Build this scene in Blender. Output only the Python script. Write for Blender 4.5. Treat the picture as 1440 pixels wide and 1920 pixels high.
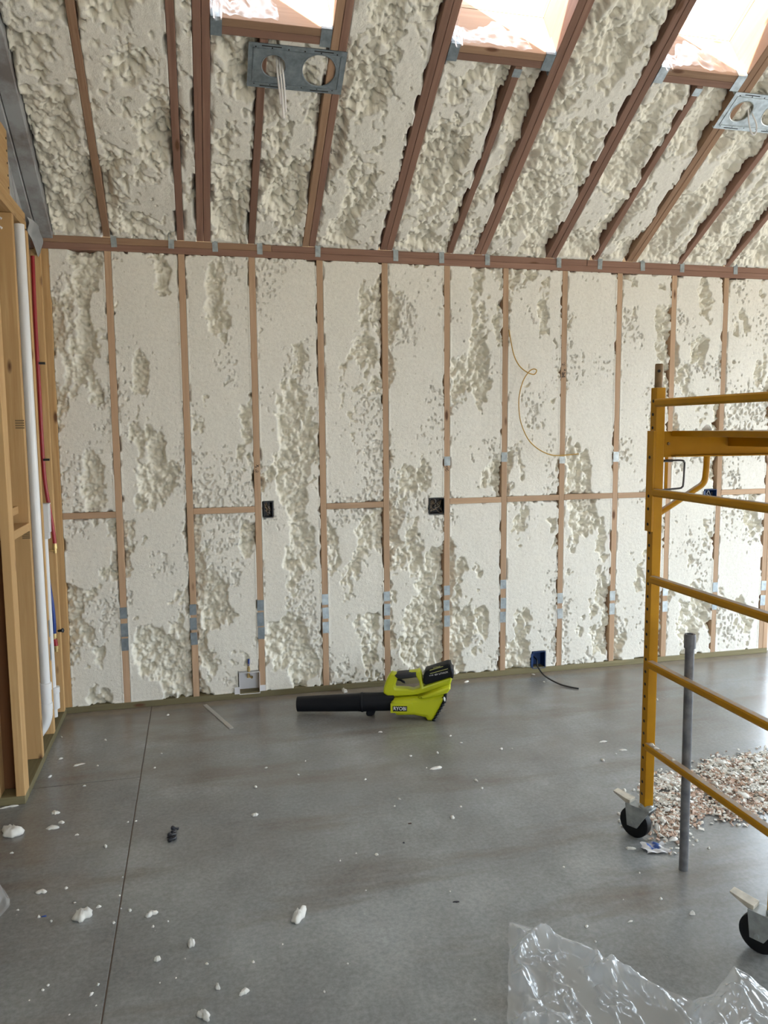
import bpy, bmesh, math, random
import numpy as np
from mathutils import Vector, Matrix

# ------------------------------------------------------------------ reset
for o in list(bpy.data.objects):
    bpy.data.objects.remove(o, do_unlink=True)
scene = bpy.context.scene
COL = scene.collection
random.seed(7)
R = math.radians

# ------------------------------------------------------------------ camera
F = 1452.57                                   # focal length in pixels of the 1440x1920 frame
YAW, PITCH, ROLL = 0.236253, -0.107386, -0.0079166
CAM = np.array([0.4563, -4.7905, 1.6789])
_f = np.array([math.sin(YAW)*math.cos(PITCH), math.cos(YAW)*math.cos(PITCH), math.sin(PITCH)])
_r = np.array([math.cos(YAW), -math.sin(YAW), 0.0])
_u = np.cross(_r, _f)
_r, _u = math.cos(ROLL)*_r+math.sin(ROLL)*_u, -math.sin(ROLL)*_r+math.cos(ROLL)*_u
cd = bpy.data.cameras.new('camera')
cam = bpy.data.objects.new('camera', cd)
COL.objects.link(cam)
cd.sensor_fit = 'VERTICAL'; cd.sensor_height = 36.0; cd.lens = 36.0*F/1920.0
cd.clip_start = 0.05; cd.clip_end = 200
M = Matrix.Identity(4)
for i in range(3):
    M[i][0] = _r[i]; M[i][1] = _u[i]; M[i][2] = -_f[i]; M[i][3] = CAM[i]
cam.matrix_world = M
scene.camera = cam

# ------------------------------------------------------------------ world, sun, exposure
SKY = 5.0
w = bpy.data.worlds.new('sky'); scene.world = w; w.use_nodes = True
bg = w.node_tree.nodes['Background']
bg.inputs[0].default_value = (0.78, 0.895, 1.0, 1); bg.inputs[1].default_value = SKY
sd = bpy.data.lights.new('sun', 'SUN'); sd.energy = 44.0; sd.angle = R(0.6); sd.color = (1.0, 0.94, 0.84)
sun = bpy.data.objects.new('sun', sd); COL.objects.link(sun)
SUN_EL, SUN_AZ = R(48), R(34)                  # azimuth: turned to the left of straight behind the camera
sdir = Vector((-math.sin(SUN_AZ)*math.cos(SUN_EL), -math.cos(SUN_AZ)*math.cos(SUN_EL), math.sin(SUN_EL)))
sun.rotation_euler = sdir.to_track_quat('Z', 'Y').to_euler(); sun.location = sdir*30
vs = scene.view_settings
vs.view_transform = 'Standard'; vs.look = 'None'; vs.gamma = 1.0; vs.use_curve_mapping = False
vs.exposure = 1.08

# ------------------------------------------------------------------ dimensions
HB = 2.697            # underside of the top plate
HT = HB+0.076         # top of the double plate
SL = R(31.49)         # roof slope
PITCHX = 0.4064       # 16 inch stud spacing
XP = -0.348           # room face of the plumbing partition
XL, XR, YR = -3.6, 6.6, -8.6
CS, SN = math.cos(SL), math.sin(SL)
SRIDGE = 4.3/CS
ZRIDGE = HT+4.3*math.tan(SL)

# pixel -> world
def ray(px, py):
    return _f*F+_r*(px-720)-_u*(py-960)
def on_plane(px, py, n, c):
    n = np.array(n, float); d = ray(px, py)
    return CAM+d*((c-n@CAM)/(n@d))
def atX(px, py, v): return on_plane(px, py, (1, 0, 0), v)
def atY(px, py, v): return on_plane(px, py, (0, 1, 0), v)
def atZ(px, py, v=0.0): return on_plane(px, py, (0, 0, 1), v)
def roof(x, s, d=0.0):
    """point of the roof: x, distance s up the slope from the plate, d depth into the roof"""
    return Vector((x, -s*CS+d*SN, HT+s*SN+d*CS))
def atC(px, py, d=0.0):
    n = np.array([0, SN, CS]); q = np.array([0, 0, HT])
    P = on_plane(px, py, n, n@q+d)
    return P[0], float((P-q)@np.array([0, -CS, SN]))

# ------------------------------------------------------------------ materials
def mat(name, col, rough=0.6, metal=0.0, spec=0.5):
    m = bpy.data.materials.new(name); m.use_nodes = True
    b = m.node_tree.nodes['Principled BSDF']
    b.inputs['Base Color'].default_value = (*col, 1)
    b.inputs['Roughness'].default_value = rough
    b.inputs['Metallic'].default_value = metal
    b.inputs['Specular IOR Level'].default_value = spec
    return m
def N(m, t, **kw):
    n = m.node_tree.nodes.new(t)
    for k, v in kw.items():
        if k in n.inputs: n.inputs[k].default_value = v
        else: setattr(n, k, v)
    return n
def L(m, a, b): m.node_tree.links.new(a, b)
def bsdf(m): return m.node_tree.nodes['Principled BSDF']
def coords(m, scale=(1, 1, 1), kind='Object', rand=False):
    tc = N(m, 'ShaderNodeTexCoord'); mp = N(m, 'ShaderNodeMapping'); mp.inputs['Scale'].default_value = scale
    L(m, tc.outputs[kind], mp.inputs['Vector'])
    if rand:
        oi = N(m, 'ShaderNodeObjectInfo'); mu = N(m, 'ShaderNodeVectorMath', operation='SCALE')
        cb = N(m, 'ShaderNodeCombineXYZ')
        for i in range(3): L(m, oi.outputs['Random'], cb.inputs[i])
        L(m, cb.outputs[0], mu.inputs[0]); mu.inputs['Scale'].default_value = 37.0
        L(m, mu.outputs[0], mp.inputs['Location'])
    return mp.outputs[0]
def noise(m, vec, scale, detail=3, rough=0.55):
    n = N(m, 'ShaderNodeTexNoise'); n.inputs['Scale'].default_value = scale
    n.inputs['Detail'].default_value = detail; n.inputs['Roughness'].default_value = rough
    L(m, vec, n.inputs['Vector']); return n.outputs['Fac']
def ramp(m, fac, stops):
    r = N(m, 'ShaderNodeValToRGB'); e = r.color_ramp.elements
    while len(e) < len(stops): e.new(0.5)
    for q, (p, c) in zip(e, stops): q.position = p; q.color = (*c, 1) if len(c) == 3 else c
    L(m, fac, r.inputs[0]); return r.outputs[0]
def mixc(m, fac, a, b, mode='MIX'):
    x = N(m, 'ShaderNodeMix', data_type='RGBA', blend_type=mode)
    for s, v in ((0, fac), (6, a), (7, b)):
        if isinstance(v, (int, float)): x.inputs[s].default_value = v
        elif isinstance(v, tuple): x.inputs[s].default_value = (*v, 1)
        else: L(m, v, x.inputs[s])
    return x.outputs[2]
def bump(m, h, strength, dist=0.002, to=None):
    b = N(m, 'ShaderNodeBump'); b.inputs['Strength'].default_value = strength; b.inputs['Distance'].default_value = dist
    L(m, h, b.inputs['Height']); L(m, b.outputs[0], (to or bsdf(m)).inputs['Normal'])

def wood(name, light, dark, knot=(0.13, 0.06, 0.03), rough=0.7, contrast=1.0):
    m = mat(name, light, rough, spec=0.25)
    v = coords(m, (1.2, 26, 26), rand=True)
    g = noise(m, v, 2.2, 4, 0.6)
    c = ramp(m, g, [(0.30, dark), (0.70, light)])
    v2 = coords(m, (0.7, 2.5, 2.5), rand=True)
    c = mixc(m, ramp(m, noise(m, v2, 2.0, 2), [(0.42, (0, 0, 0)), (0.62, (1, 1, 1))]), c,
             tuple(0.6*a+0.4*b*contrast for a, b in zip(dark, light)))
    v3 = coords(m, (3.0, 9, 9), rand=True)
    vo = N(m, 'ShaderNodeTexVoronoi'); vo.inputs['Scale'].default_value = 1.0; L(m, v3, vo.inputs['Vector'])
    k = ramp(m, vo.outputs['Distance'], [(0.06, (1, 1, 1)), (0.13, (0, 0, 0))])
    c = mixc(m, k, c, knot)
    oi = N(m, 'ShaderNodeObjectInfo')
    hs = N(m, 'ShaderNodeHueSaturation'); L(m, c, hs.inputs['Color'])
    mr = N(m, 'ShaderNodeMapRange'); mr.inputs[3].default_value = 0.86; mr.inputs[4].default_value = 1.12
    L(m, oi.outputs['Random'], mr.inputs[0]); L(m, mr.outputs[0], hs.inputs['Value'])
    L(m, hs.outputs[0], bsdf(m).inputs['Base Color'])
    bump(m, g, 0.25, 0.0015)
    return m
W_STUD = wood('stud_wood', (0.54, 0.37, 0.245), (0.42, 0.27, 0.165))
W_FIR = wood('red_fir_wood', (0.30, 0.175, 0.128), (0.20, 0.108, 0.075))
W_FIR2 = wood('brown_fir_wood', (0.37, 0.235, 0.15), (0.25, 0.145, 0.088))
W_PINE = wood('yellow_pine_wood', (0.62, 0.41, 0.20), (0.46, 0.27, 0.11))
W_DARK = wood('dark_brown_wood', (0.20, 0.085, 0.03), (0.11, 0.045, 0.017))
W_GREEN = wood('treated_wood', (0.25, 0.215, 0.12), (0.15, 0.125, 0.065))

def foam_material():
    m = mat('spray_foam', (0.8, 0.74, 0.62), 0.75, spec=0.3)
    at = N(m, 'ShaderNodeAttribute', attribute_name='cut')
    v = coords(m, (1, 1, 1))
    big = ramp(m, noise(m, v, 3.0, 3), [(0.35, (0.80, 0.755, 0.645)), (0.65, (0.84, 0.80, 0.69))])
    cut = ramp(m, noise(m, v, 55, 3, 0.7), [(0.3, (0.73, 0.695, 0.62)), (0.6, (0.81, 0.775, 0.695))])
    c = mixc(m, at.outputs['Fac'], big, cut)
    speck = ramp(m, noise(m, v, 120, 2), [(0.24, (1, 1, 1)), (0.30, (0, 0, 0))])
    c = mixc(m, speck, c, (0.42, 0.36, 0.25))
    L(m, c, bsdf(m).inputs['Base Color'])
    h = noise(m, v, 140, 4, 0.65)
    bump(m, h, 0.55, 0.004)
    return m
FOAM = foam_material()
FOAM_LOOSE = mat('loose_foam', (0.86, 0.84, 0.79), 0.8, spec=0.3)
v = coords(FOAM_LOOSE); bump(FOAM_LOOSE, noise(FOAM_LOOSE, v, 160, 3), 0.5, 0.003)

def concrete():
    m = mat('concrete', (0.3, 0.3, 0.3), 0.42, spec=0.75)
    v = coords(m, (1, 1, 1), 'Object')
    a = noise(m, v, 1.1, 5, 0.6)
    c = ramp(m, a, [(0.32, (0.185, 0.194, 0.197)), (0.52, (0.255, 0.268, 0.274)), (0.70, (0.335, 0.352, 0.362))])
    vs_ = coords(m, (0.55, 2.4, 1), 'Object')
    st = ramp(m, noise(m, vs_, 1.5, 4, 0.6), [(0.52, (0, 0, 0)), (0.74, (0.85, 0.85, 0.85))])
    c = mixc(m, st, c, (0.150, 0.118, 0.090))
    vt = coords(m, (1.0, 0.55, 1), 'Object')
    tr = ramp(m, noise(m, vt, 4.0, 6, 0.65), [(0.30, (0.86, 0.86, 0.86)), (0.70, (1.14, 1.14, 1.14))])     # trowel clouds
    c = mixc(m, 1.0, c, tr, 'MULTIPLY')
    fine = ramp(m, noise(m, v, 60, 4, 0.7), [(0.35, (0.82, 0.82, 0.82)), (0.65, (1.1, 1.1, 1.1))])
    c = mixc(m, 1.0, c, fine, 'MULTIPLY')
    spy = N(m, 'ShaderNodeSeparateXYZ'); tcy = N(m, 'ShaderNodeTexCoord'); L(m, tcy.outputs['Object'], spy.inputs[0])
    my = N(m, 'ShaderNodeMapRange'); L(m, spy.outputs['Y'], my.inputs[0]); my.inputs[1].default_value = -2.3; my.inputs[2].default_value = -0.3
    dirt = mixc(m, 1.0, my.outputs[0], ramp(m, noise(m, coords(m, (0.5, 1.2, 1), 'Object'), 1.8, 5, 0.6), [(0.36, (0.1, 0.1, 0.1)), (0.62, (0.85, 0.85, 0.85))]), 'MULTIPLY')
    c = mixc(m, dirt, c, (0.185, 0.160, 0.132))                # tracked-in dirt near the wall
    # pale dust line with a brown edge left along the wall plate
    sp = N(m, 'ShaderNodeSeparateXYZ'); tc = N(m, 'ShaderNodeTexCoord'); L(m, tc.outputs['Object'], sp.inputs[0])
    wob = N(m, 'ShaderNodeMath', operation='MULTIPLY_ADD'); L(m, noise(m, v, 6, 3), wob.inputs[0])
    wob.inputs[1].default_value = 0.05; L(m, sp.outputs['Y'], wob.inputs[2])
    band = ramp(m, wob.outputs[0], [(0.0, (0, 0, 0)), (0.01, (0.7, 0.7, 0.7))])
    mr = N(m, 'ShaderNodeMapRange'); L(m, wob.outputs[0], mr.inputs[0])
    mr.inputs[1].default_value = -0.08; mr.inputs[2].default_value = -0.03
    c = mixc(m, mr.outputs[0], c, mixc(m, noise(m, v, 14, 4), (0.20, 0.155, 0.115), (0.33, 0.29, 0.25)))
    # fine plaster and foam dust
    sp2 = ramp(m, noise(m, v, 95, 2, 0.5), [(0.755, (0, 0, 0)), (0.80, (1, 1, 1))])
    c = mixc(m, sp2, c, (0.6, 0.58, 0.54))
    L(m, c, bsdf(m).inputs['Base Color'])
    bsdf(m).inputs['Roughness'].default_value = 0.27
    bump(m, noise(m, v, 40, 4), 0.08, 0.002)
    return m
CONC = concrete()
def metal(name, col, rough, mt=0.85, var=0.25, sc=30):
    m = mat(name, col, rough, mt)
    v = coords(m, rand=True); n = noise(m, v, sc, 4)
    L(m, ramp(m, n, [(0.3, tuple(x*(1-var) for x in col)), (0.7, tuple(min(1, x*(1+var)) for x in col))]), bsdf(m).inputs['Base Color'])
    return m
GALV = metal('galvanised_steel', (0.33, 0.37, 0.39), 0.42, 0.55)
GALV_D = metal('dark_galvanised_steel', (0.21, 0.245, 0.27), 0.5, 0.35)  # darker grey tone of the galvanised steel
GALV_L = metal('bright_galvanised_steel', (0.50, 0.54, 0.55), 0.35, 0.6)
STEEL_D = metal('dark_steel_rod', (0.13, 0.13, 0.135), 0.4, 0.8)
BRASS = metal('brass', (0.55, 0.40, 0.18), 0.35, 0.9)
def paint_orange():
    m = mat('orange_yellow_paint', (0.55, 0.25, 0.012), 0.45, spec=0.25)
    v = coords(m); n = noise(m, v, 8, 4)
    c = ramp(m, n, [(0.3, (0.44, 0.205, 0.002)), (0.7, (0.54, 0.26, 0.004))])
    ge = N(m, 'ShaderNodeNewGeometry'); sp = N(m, 'ShaderNodeSeparateXYZ'); L(m, ge.outputs['Normal'], sp.inputs[0])
    up = ramp(m, sp.outputs['Z'], [(0.55, (0, 0, 0)), (0.8, (1, 1, 1))])
    dn = ramp(m, noise(m, v, 45, 4), [(0.25, (0.35, 0.35, 0.35)), (0.55, (1, 1, 1))])
    c = mixc(m, mixc(m, 1.0, up, dn, 'MULTIPLY'), c, (0.36, 0.29, 0.23))      # settled foam dust
    L(m, c, bsdf(m).inputs['Base Color'])
    return m
ORANGE = paint_orange()
RUSTPIN = metal('worn_pin_paint', (0.24, 0.15, 0.07), 0.5, 0.2)
BLACKHOLE = mat('hole_black', (0.012, 0.009, 0.006), 0.8)
RUBBER = mat('black_rubber', (0.008, 0.008, 0.009), 0.55, spec=0.25)
HUBBROWN = mat('brown_hub', (0.05, 0.025, 0.015), 0.5)
FORK = metal('grey_fork', (0.33, 0.35, 0.35), 0.4, 0.5)
LEVER = metal('dusty_lever', (0.50, 0.46, 0.38), 0.5, 0.2)
PVC = mat('white_pvc', (0.80, 0.80, 0.80), 0.3)
GREYPIPE = mat('grey_pvc', (0.13, 0.135, 0.15), 0.45)
v = coords(GREYPIPE); L(GREYPIPE, ramp(GREYPIPE, noise(GREYPIPE, v, 25, 5), [(0.35, (0.09, 0.095, 0.108)), (0.7, (0.19, 0.19, 0.20))]), bsdf(GREYPIPE).inputs['Base Color'])
REDPEX = mat('red_pex', (0.33, 0.012, 0.018), 0.35)
BLUEPEX = mat('blue_pex', (0.008, 0.04, 0.24), 0.35)
BOXBLACK = mat('black_box_plastic', (0.012, 0.012, 0.014), 0.45)
BOXBLUE = mat('blue_box_plastic', (0.006, 0.035, 0.13), 0.45)
WHITEPL = mat('white_plastic', (0.74, 0.73, 0.75), 0.4)
CABLEBLK = mat('black_cable', (0.012, 0.012, 0.012), 0.4)
CABLEWHT = mat('white_cable', (0.82, 0.80, 0.79), 0.45)
WIRETAN = mat('tan_wire', (0.50, 0.29, 0.05), 0.45)
WIREGRN = mat('wire_insulation', (0.30, 0.22, 0.14), 0.5)
YELLOW = mat('lime_yellow_plastic', (0.52, 0.56, 0.012), 0.38)
GREYPL = mat('blower_black_plastic', (0.007, 0.008, 0.011), 0.5, spec=0.22)
GREYGRIP = mat('blower_rubber', (0.022, 0.022, 0.026), 0.6)
WHITEINK = mat('white_ink', (0.75, 0.75, 0.78), 0.5)
YELLINK = mat('yellow_ink', (0.45, 0.46, 0.15), 0.5)
BLACKINK = mat('black_ink', (0.02, 0.015, 0.012), 0.8)
STRIP = mat('grey_strip', (0.42, 0.40, 0.37), 0.5)
BLKSCRAP = mat('black_scrap', (0.012, 0.013, 0.02), 0.5)
BLUESCRAP = mat('blue_scrap', (0.02, 0.07, 0.30), 0.5)
GREYCOAT = mat('grey_overspray', (0.2, 0.2, 0.21), 0.55)
v = coords(GREYCOAT)
L(GREYCOAT, mixc(GREYCOAT, ramp(GREYCOAT, noise(GREYCOAT, v, 5, 5, 0.65), [(0.42, (0, 0, 0)), (0.62, (1, 1, 1))]), (0.34, 0.345, 0.35), (0.20, 0.175, 0.165)), bsdf(GREYCOAT).inputs['Base Color'])
GREYSHEET = mat('grey_sheet', (0.27, 0.28, 0.295), 0.4)
v = coords(GREYSHEET)
L(GREYSHEET, ramp(GREYSHEET, noise(GREYSHEET, v, 6, 5, 0.6), [(0.35, (0.30, 0.31, 0.32)), (0.7, (0.48, 0.49, 0.50))]), bsdf(GREYSHEET).inputs['Base Color'])
PLAIN = mat('far_wall_foam', (0.72, 0.67, 0.57), 0.85)
ROOFMAT = mat('roof_sheathing', (0.33, 0.24, 0.15), 0.8)
GROUND = mat('outdoor_ground', (0.19, 0.185, 0.175), 0.9)

def film(name, trans, tint=(0.85, 0.88, 0.92), rough=0.12, gloss=0.05):
    m = bpy.data.materials.new(name); m.use_nodes = True; nt = m.node_tree; nt.nodes.clear()
    out = N(m, 'ShaderNodeOutputMaterial'); tr = N(m, 'ShaderNodeBsdfTransparent'); tr.inputs[0].default_value = (0.97, 0.97, 0.97, 1)
    gl = N(m, 'ShaderNodeBsdfGlossy'); gl.inputs['Roughness'].default_value = rough; gl.inputs[0].default_value = (1, 1, 1, 1)
    df = N(m, 'ShaderNodeBsdfDiffuse'); df.inputs[0].default_value = (*tint, 1)
    tl = N(m, 'ShaderNodeBsdfTranslucent'); tl.inputs[0].default_value = (*tint, 1)
    a = N(m, 'ShaderNodeMixShader'); a.inputs[0].default_value = 0.5; L(m, df.outputs[0], a.inputs[1]); L(m, tl.outputs[0], a.inputs[2])
    b = N(m, 'ShaderNodeMixShader'); b.inputs[0].default_value = trans; L(m, a.outputs[0], b.inputs[1]); L(m, tr.outputs[0], b.inputs[2])
    lw = N(m, 'ShaderNodeLayerWeight'); lw.inputs['Blend'].default_value = 0.5
    pw = N(m, 'ShaderNodeMath', operation='POWER'); L(m, lw.outputs['Facing'], pw.inputs[0]); pw.inputs[1].default_value = 4.0
    fr = N(m, 'ShaderNodeMath', operation='MULTIPLY_ADD'); L(m, pw.outputs[0], fr.inputs[0]); fr.inputs[1].default_value = 0.8; fr.inputs[2].default_value = gloss
    c = N(m, 'ShaderNodeMixShader'); L(m, fr.outputs[0], c.inputs[0]); L(m, b.outputs[0], c.inputs[1]); L(m, gl.outputs[0], c.inputs[2])
    L(m, c.outputs[0], out.inputs[0])
    v = coords(m); bp = N(m, 'ShaderNodeBump'); bp.inputs['Strength'].default_value = 0.5; bp.inputs['Distance'].default_value = 0.01
    L(m, noise(m, v, 14, 4, 0.6), bp.inputs['Height'])
    L(m, bp.outputs[0], gl.inputs['Normal'])
    return m
FILM = film('clear_poly_film', 0.66, (0.90, 0.93, 0.97), 0.10, 0.10)
FILM_SKY = film('skylight_poly_film', 0.90, (0.9, 0.88, 0.9), 0.35, 0.015)
GLASS = film('skylight_glass', 0.985, rough=0.02)

# ------------------------------------------------------------------ geometry helpers
def add_mesh(name, verts, faces, m, parent=None, smooth=False, mw=None):
    me = bpy.data.meshes.new(name); me.from_pydata([tuple(p) for p in verts], [], faces)
    return link(name, me, m, parent, smooth, mw)
def link(name, me, m, parent=None, smooth=False, mw=None):
    if m and not me.materials: me.materials.append(m)
    if smooth:
        me.polygons.foreach_set('use_smooth', [True]*len(me.polygons))
    me.update()
    o = bpy.data.objects.new(name, me); COL.objects.link(o)
    if mw is not None: o.matrix_basis = mw
    if parent is not None:
        o.parent = parent; o.matrix_parent_inverse = WM[parent.name].inverted()
    WM[o.name] = (mw.copy() if mw is not None else Matrix.Identity(4))
    return o
WM = {}
def tag(o, label=None, cat=None, group=None, kind=None):
    if label: o['label'] = label
    if cat: o['category'] = cat
    if group: o['group'] = group
    if kind: o['kind'] = kind
    return o
def empty(name, loc, label=None, cat=None, group=None, kind=None):
    o = bpy.data.objects.new(name, None); COL.objects.link(o); o.location = loc; o.empty_display_size = 0.05
    WM[o.name] = Matrix.Translation(Vector(loc))
    return tag(o, label, cat, group, kind)

class MB:
    """collects shapes for one mesh"""
    def __init__(s): s.v = []; s.f = []; s.mi = []; s.cur = 0
    def add(s, vs_, fs):
        k = len(s.v); s.v += [tuple(p) for p in vs_]; s.f += [tuple(i+k for i in f) for f in fs]; s.mi += [s.cur]*len(fs)
    def box(s, a, b, mw=None):
        x0, y0, z0 = a; x1, y1, z1 = b
        vs_ = [Vector((x, y, z)) for x in (x0, x1) for y in (y0, y1) for z in (z0, z1)]
        if mw is not None: vs_ = [mw@p for p in vs_]
        s.add(vs_, [(0, 1, 3, 2), (4, 6, 7, 5), (0, 4, 5, 1), (2, 3, 7, 6), (0, 2, 6, 4), (1, 5, 7, 3)])
    def ring(s, rings, cap=True, closed=False):
        n = len(rings[0]); vs_ = [p for r in rings for p in r]; fs = []
        m = len(rings)
        for i in range(m if closed else m-1):
            j = (i+1) % m
            for k in range(n):
                fs.append((i*n+k, i*n+(k+1) % n, j*n+(k+1) % n, j*n+k))
        if cap and not closed: fs += [tuple(range(n-1, -1, -1)), tuple((m-1)*n+k for k in range(n))]
        s.add(vs_, fs)
    def tube(s, path, r, n=10, cap=True):
        path = [Vector(p) for p in path]; rs = r if isinstance(r, (list, tuple)) else [r]*len(path)
        t0 = (path[1]-path[0]).normalized(); a = t0.orthogonal().normalized(); rings = []
        for i, p in enumerate(path):
            t = (path[min(i+1, len(path)-1)]-path[max(i-1, 0)]).normalized()
            a = (a-t*a.dot(t)).normalized(); b = t.cross(a)
            rings.append([p+(a*math.cos(2*math.pi*k/n)+b*math.sin(2*math.pi*k/n))*rs[i] for k in range(n)])
        s.ring(rings, cap)
    def lathe(s, p0, ax, prof, n=20):
        """prof: list of (distance along axis, radius)"""
        ax = Vector(ax).normalized(); a = ax.orthogonal().normalized(); b = ax.cross(a); p0 = Vector(p0)
        s.ring([[p0+ax*d+(a*math.cos(2*math.pi*k/n)+b*math.sin(2*math.pi*k/n))*max(r, 1e-4) for k in range(n)] for d, r in prof])
    def build(s, name, m, parent=None, smooth=False, bevel=0, auto=False):
        me = bpy.data.meshes.new(name); me.from_pydata(s.v, [], s.f)
        ms = m if isinstance(m, (list, tuple)) else [m]
        for q in ms: me.materials.append(q)
        if len(ms) > 1: me.polygons.foreach_set('material_index', s.mi)
        bm = bmesh.new(); bm.from_mesh(me); bmesh.ops.recalc_face_normals(bm, faces=bm.faces)
        if bevel:
            es = [e for e in bm.edges if len(e.link_faces) == 2 and e.calc_face_angle(0) > 0.6]
            bmesh.ops.bevel(bm, geom=es, offset=bevel, segments=2, profile=0.6, affect='EDGES', clamp_overlap=True)
        bm.to_mesh(me); bm.free()
        if smooth:
            me.polygons.foreach_set('use_smooth', [True]*len(me.polygons)); me.set_sharp_from_angle(angle=R(38))
        return link(name, me, None, parent)
def smooth_path(pts, n=8):
    """Catmull-Rom through the points"""
    P = [Vector(p) for p in pts]; P = [2*P[0]-P[1]]+P+[2*P[-1]-P[-2]]; out = []
    for i in range(1, len(P)-2):
        for k in range(n):
            t = k/n; a, b, c, d = P[i-1], P[i], P[i+1], P[i+2]
            out.append(0.5*((2*b)+(-a+c)*t+(2*a-5*b+4*c-d)*t*t+(-a+3*b-3*c+d)*t**3))
    out.append(P[-2]); return out
def board(name, p0, p1, side, up, m, parent, updir=(0, 0, 1), bev=0.002):
    """sawn board from p0 to p1 (centre line); 'up' is its size along updir, 'side' across"""
    p0 = Vector(p0); p1 = Vector(p1); x = (p1-p0); ln = x.length; x.normalize()
    u_ = Vector(updir); z = (u_-x*u_.dot(x)).normalized(); y = z.cross(x)
    bm = bmesh.new(); bmesh.ops.create_cube(bm, size=1.0, matrix=Matrix.Diagonal((ln, side, up, 1)))
    if bev: bmesh.ops.bevel(bm, geom=list(bm.edges), offset=bev, segments=1, affect='EDGES')
    me = bpy.data.meshes.new(name); bm.to_mesh(me); bm.free()
    c = (p0+p1)/2
    mw = Matrix(((x.x, y.x, z.x, c.x), (x.y, y.y, z.y, c.y), (x.z, y.z, z.z, c.z), (0, 0, 0, 1)))
    return link(name, me, m, parent, False, mw)

# ------------------------------------------------------------------ numpy noise
def h2(ix, iy, seed):
    n = (ix.astype(np.int64)*374761393+iy.astype(np.int64)*668265263+seed*974634211) & 0xffffffff
    n = ((n ^ (n >> 13))*1274126177) & 0xffffffff
    n = ((n ^ (n >> 16))*2246822519) & 0xffffffff
    return ((n ^ (n >> 15)) & 0xffffff)/float(0x1000000)
def vnoise(x, y, seed):
    ix = np.floor(x); iy = np.floor(y); fx = x-ix; fy = y-iy
    fx = fx*fx*fx*(fx*(fx*6-15)+10); fy = fy*fy*fy*(fy*(fy*6-15)+10)
    a = h2(ix, iy, seed); b = h2(ix+1, iy, seed); c = h2(ix, iy+1, seed); d = h2(ix+1, iy+1, seed)
    return (a+(b-a)*fx)*(1-fy)+(c+(d-c)*fx)*fy
def fbm(x, y, seed, octv=4):
    s = 0; a = 0.5; t = 0
    for i in range(octv):
        s = s+a*vnoise(x*2**i, y*2**i, seed+i*17); t += a; a *= 0.5
    return s/t
def domes(x, y, seed):
    """popcorn: rounded blobs of varied size, value 0..1"""
    ix = np.floor(x); iy = np.floor(y); out = np.zeros_like(x)
    for dx in (-1, 0, 1):
        for dy in (-1, 0, 1):
            jx = ix+dx; jy = iy+dy
            cx = jx+h2(jx, jy, seed); cy = jy+h2(jx, jy, seed+1); r = 0.45+0.55*h2(jx, jy, seed+2)
            q = 1-((x-cx)**2+(y-cy)**2)/(r*r)
            out = np.maximum(out, np.sqrt(np.clip(q, 0, None))*(0.5+0.5*r))
    return out
def sstep(a, b, x):
    t = np.clip((x-a)/(b-a), 0, 1); return t*t*(3-2*t)

def grid_mesh(name, P, cut, m, parent, skirt=None):
    """P: (nu,nv,3) surface points; optional skirt vector closes the sides"""
    nu, nv = P.shape[:2]
    V = P.reshape(-1, 3)
    idx = np.arange(nu*nv).reshape(nu, nv)
    q = np.stack([idx[:-1, :-1], idx[1:, :-1], idx[1:, 1:], idx[:-1, 1:]], -1).reshape(-1, 4)
    if skirt is not None:
        rim = np.concatenate([idx[:, 0], idx[-1, 1:], idx[-2::-1, -1], idx[0, -2:0:-1]])
        V = np.concatenate([V, V[rim]+np.array(skirt)]); k = np.arange(len(rim))+nu*nv
        q = np.concatenate([q, np.stack([rim, k, np.roll(k, -1), np.roll(rim, -1)], -1)])
        if cut is not None: cut = np.concatenate([cut.ravel(), np.zeros(len(rim))])
    me = bpy.data.meshes.new(name)
    me.vertices.add(len(V)); me.vertices.foreach_set('co', V.astype(np.float32).ravel())
    me.loops.add(q.size); me.loops.foreach_set('vertex_index', q.astype(np.int32).ravel())
    me.polygons.add(len(q)); me.polygons.foreach_set('loop_start', np.arange(0, q.size, 4, dtype=np.int32))
    me.polygons.foreach_set('use_smooth', np.ones(len(q), bool))
    if cut is not None:
        at = me.attributes.new('cut', 'FLOAT', 'POINT'); at.data.foreach_set('value', cut.astype(np.float32).ravel())
    me.update(calc_edges=True); me.validate()
    me.materials.append(m)
    return link(name, me, None, parent)

# ==================================================================================== SETTING
# ------------------------------------------------------------------ floor: slabs with sawn joints
floor = add_mesh('floor', [(XL, YR, -0.004), (XR, YR, -0.004), (XR, 0.15, -0.004), (XL, 0.15, -0.004)], [(0, 1, 2, 3)],
                 mat('joint_filler', (0.20, 0.14, 0.105), 0.8))
tag(floor, 'grey concrete floor slab with brown stains and sawn joints', 'floor', kind='structure')
JX, JY = 0.139, -0.995
for a, b in (((XL, YR), (JX, JY)), ((XL, JY), (JX, 0.15)), ((JX, YR), (XR, 0.15))):
    mb = MB(); g = 0.0018
    mb.box((a[0]+g, a[1]+g, -0.012), (b[0]-g, b[1]-g, 0.0))
    mb.build('concrete_slab', CONC, floor, bevel=0.0025)

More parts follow.
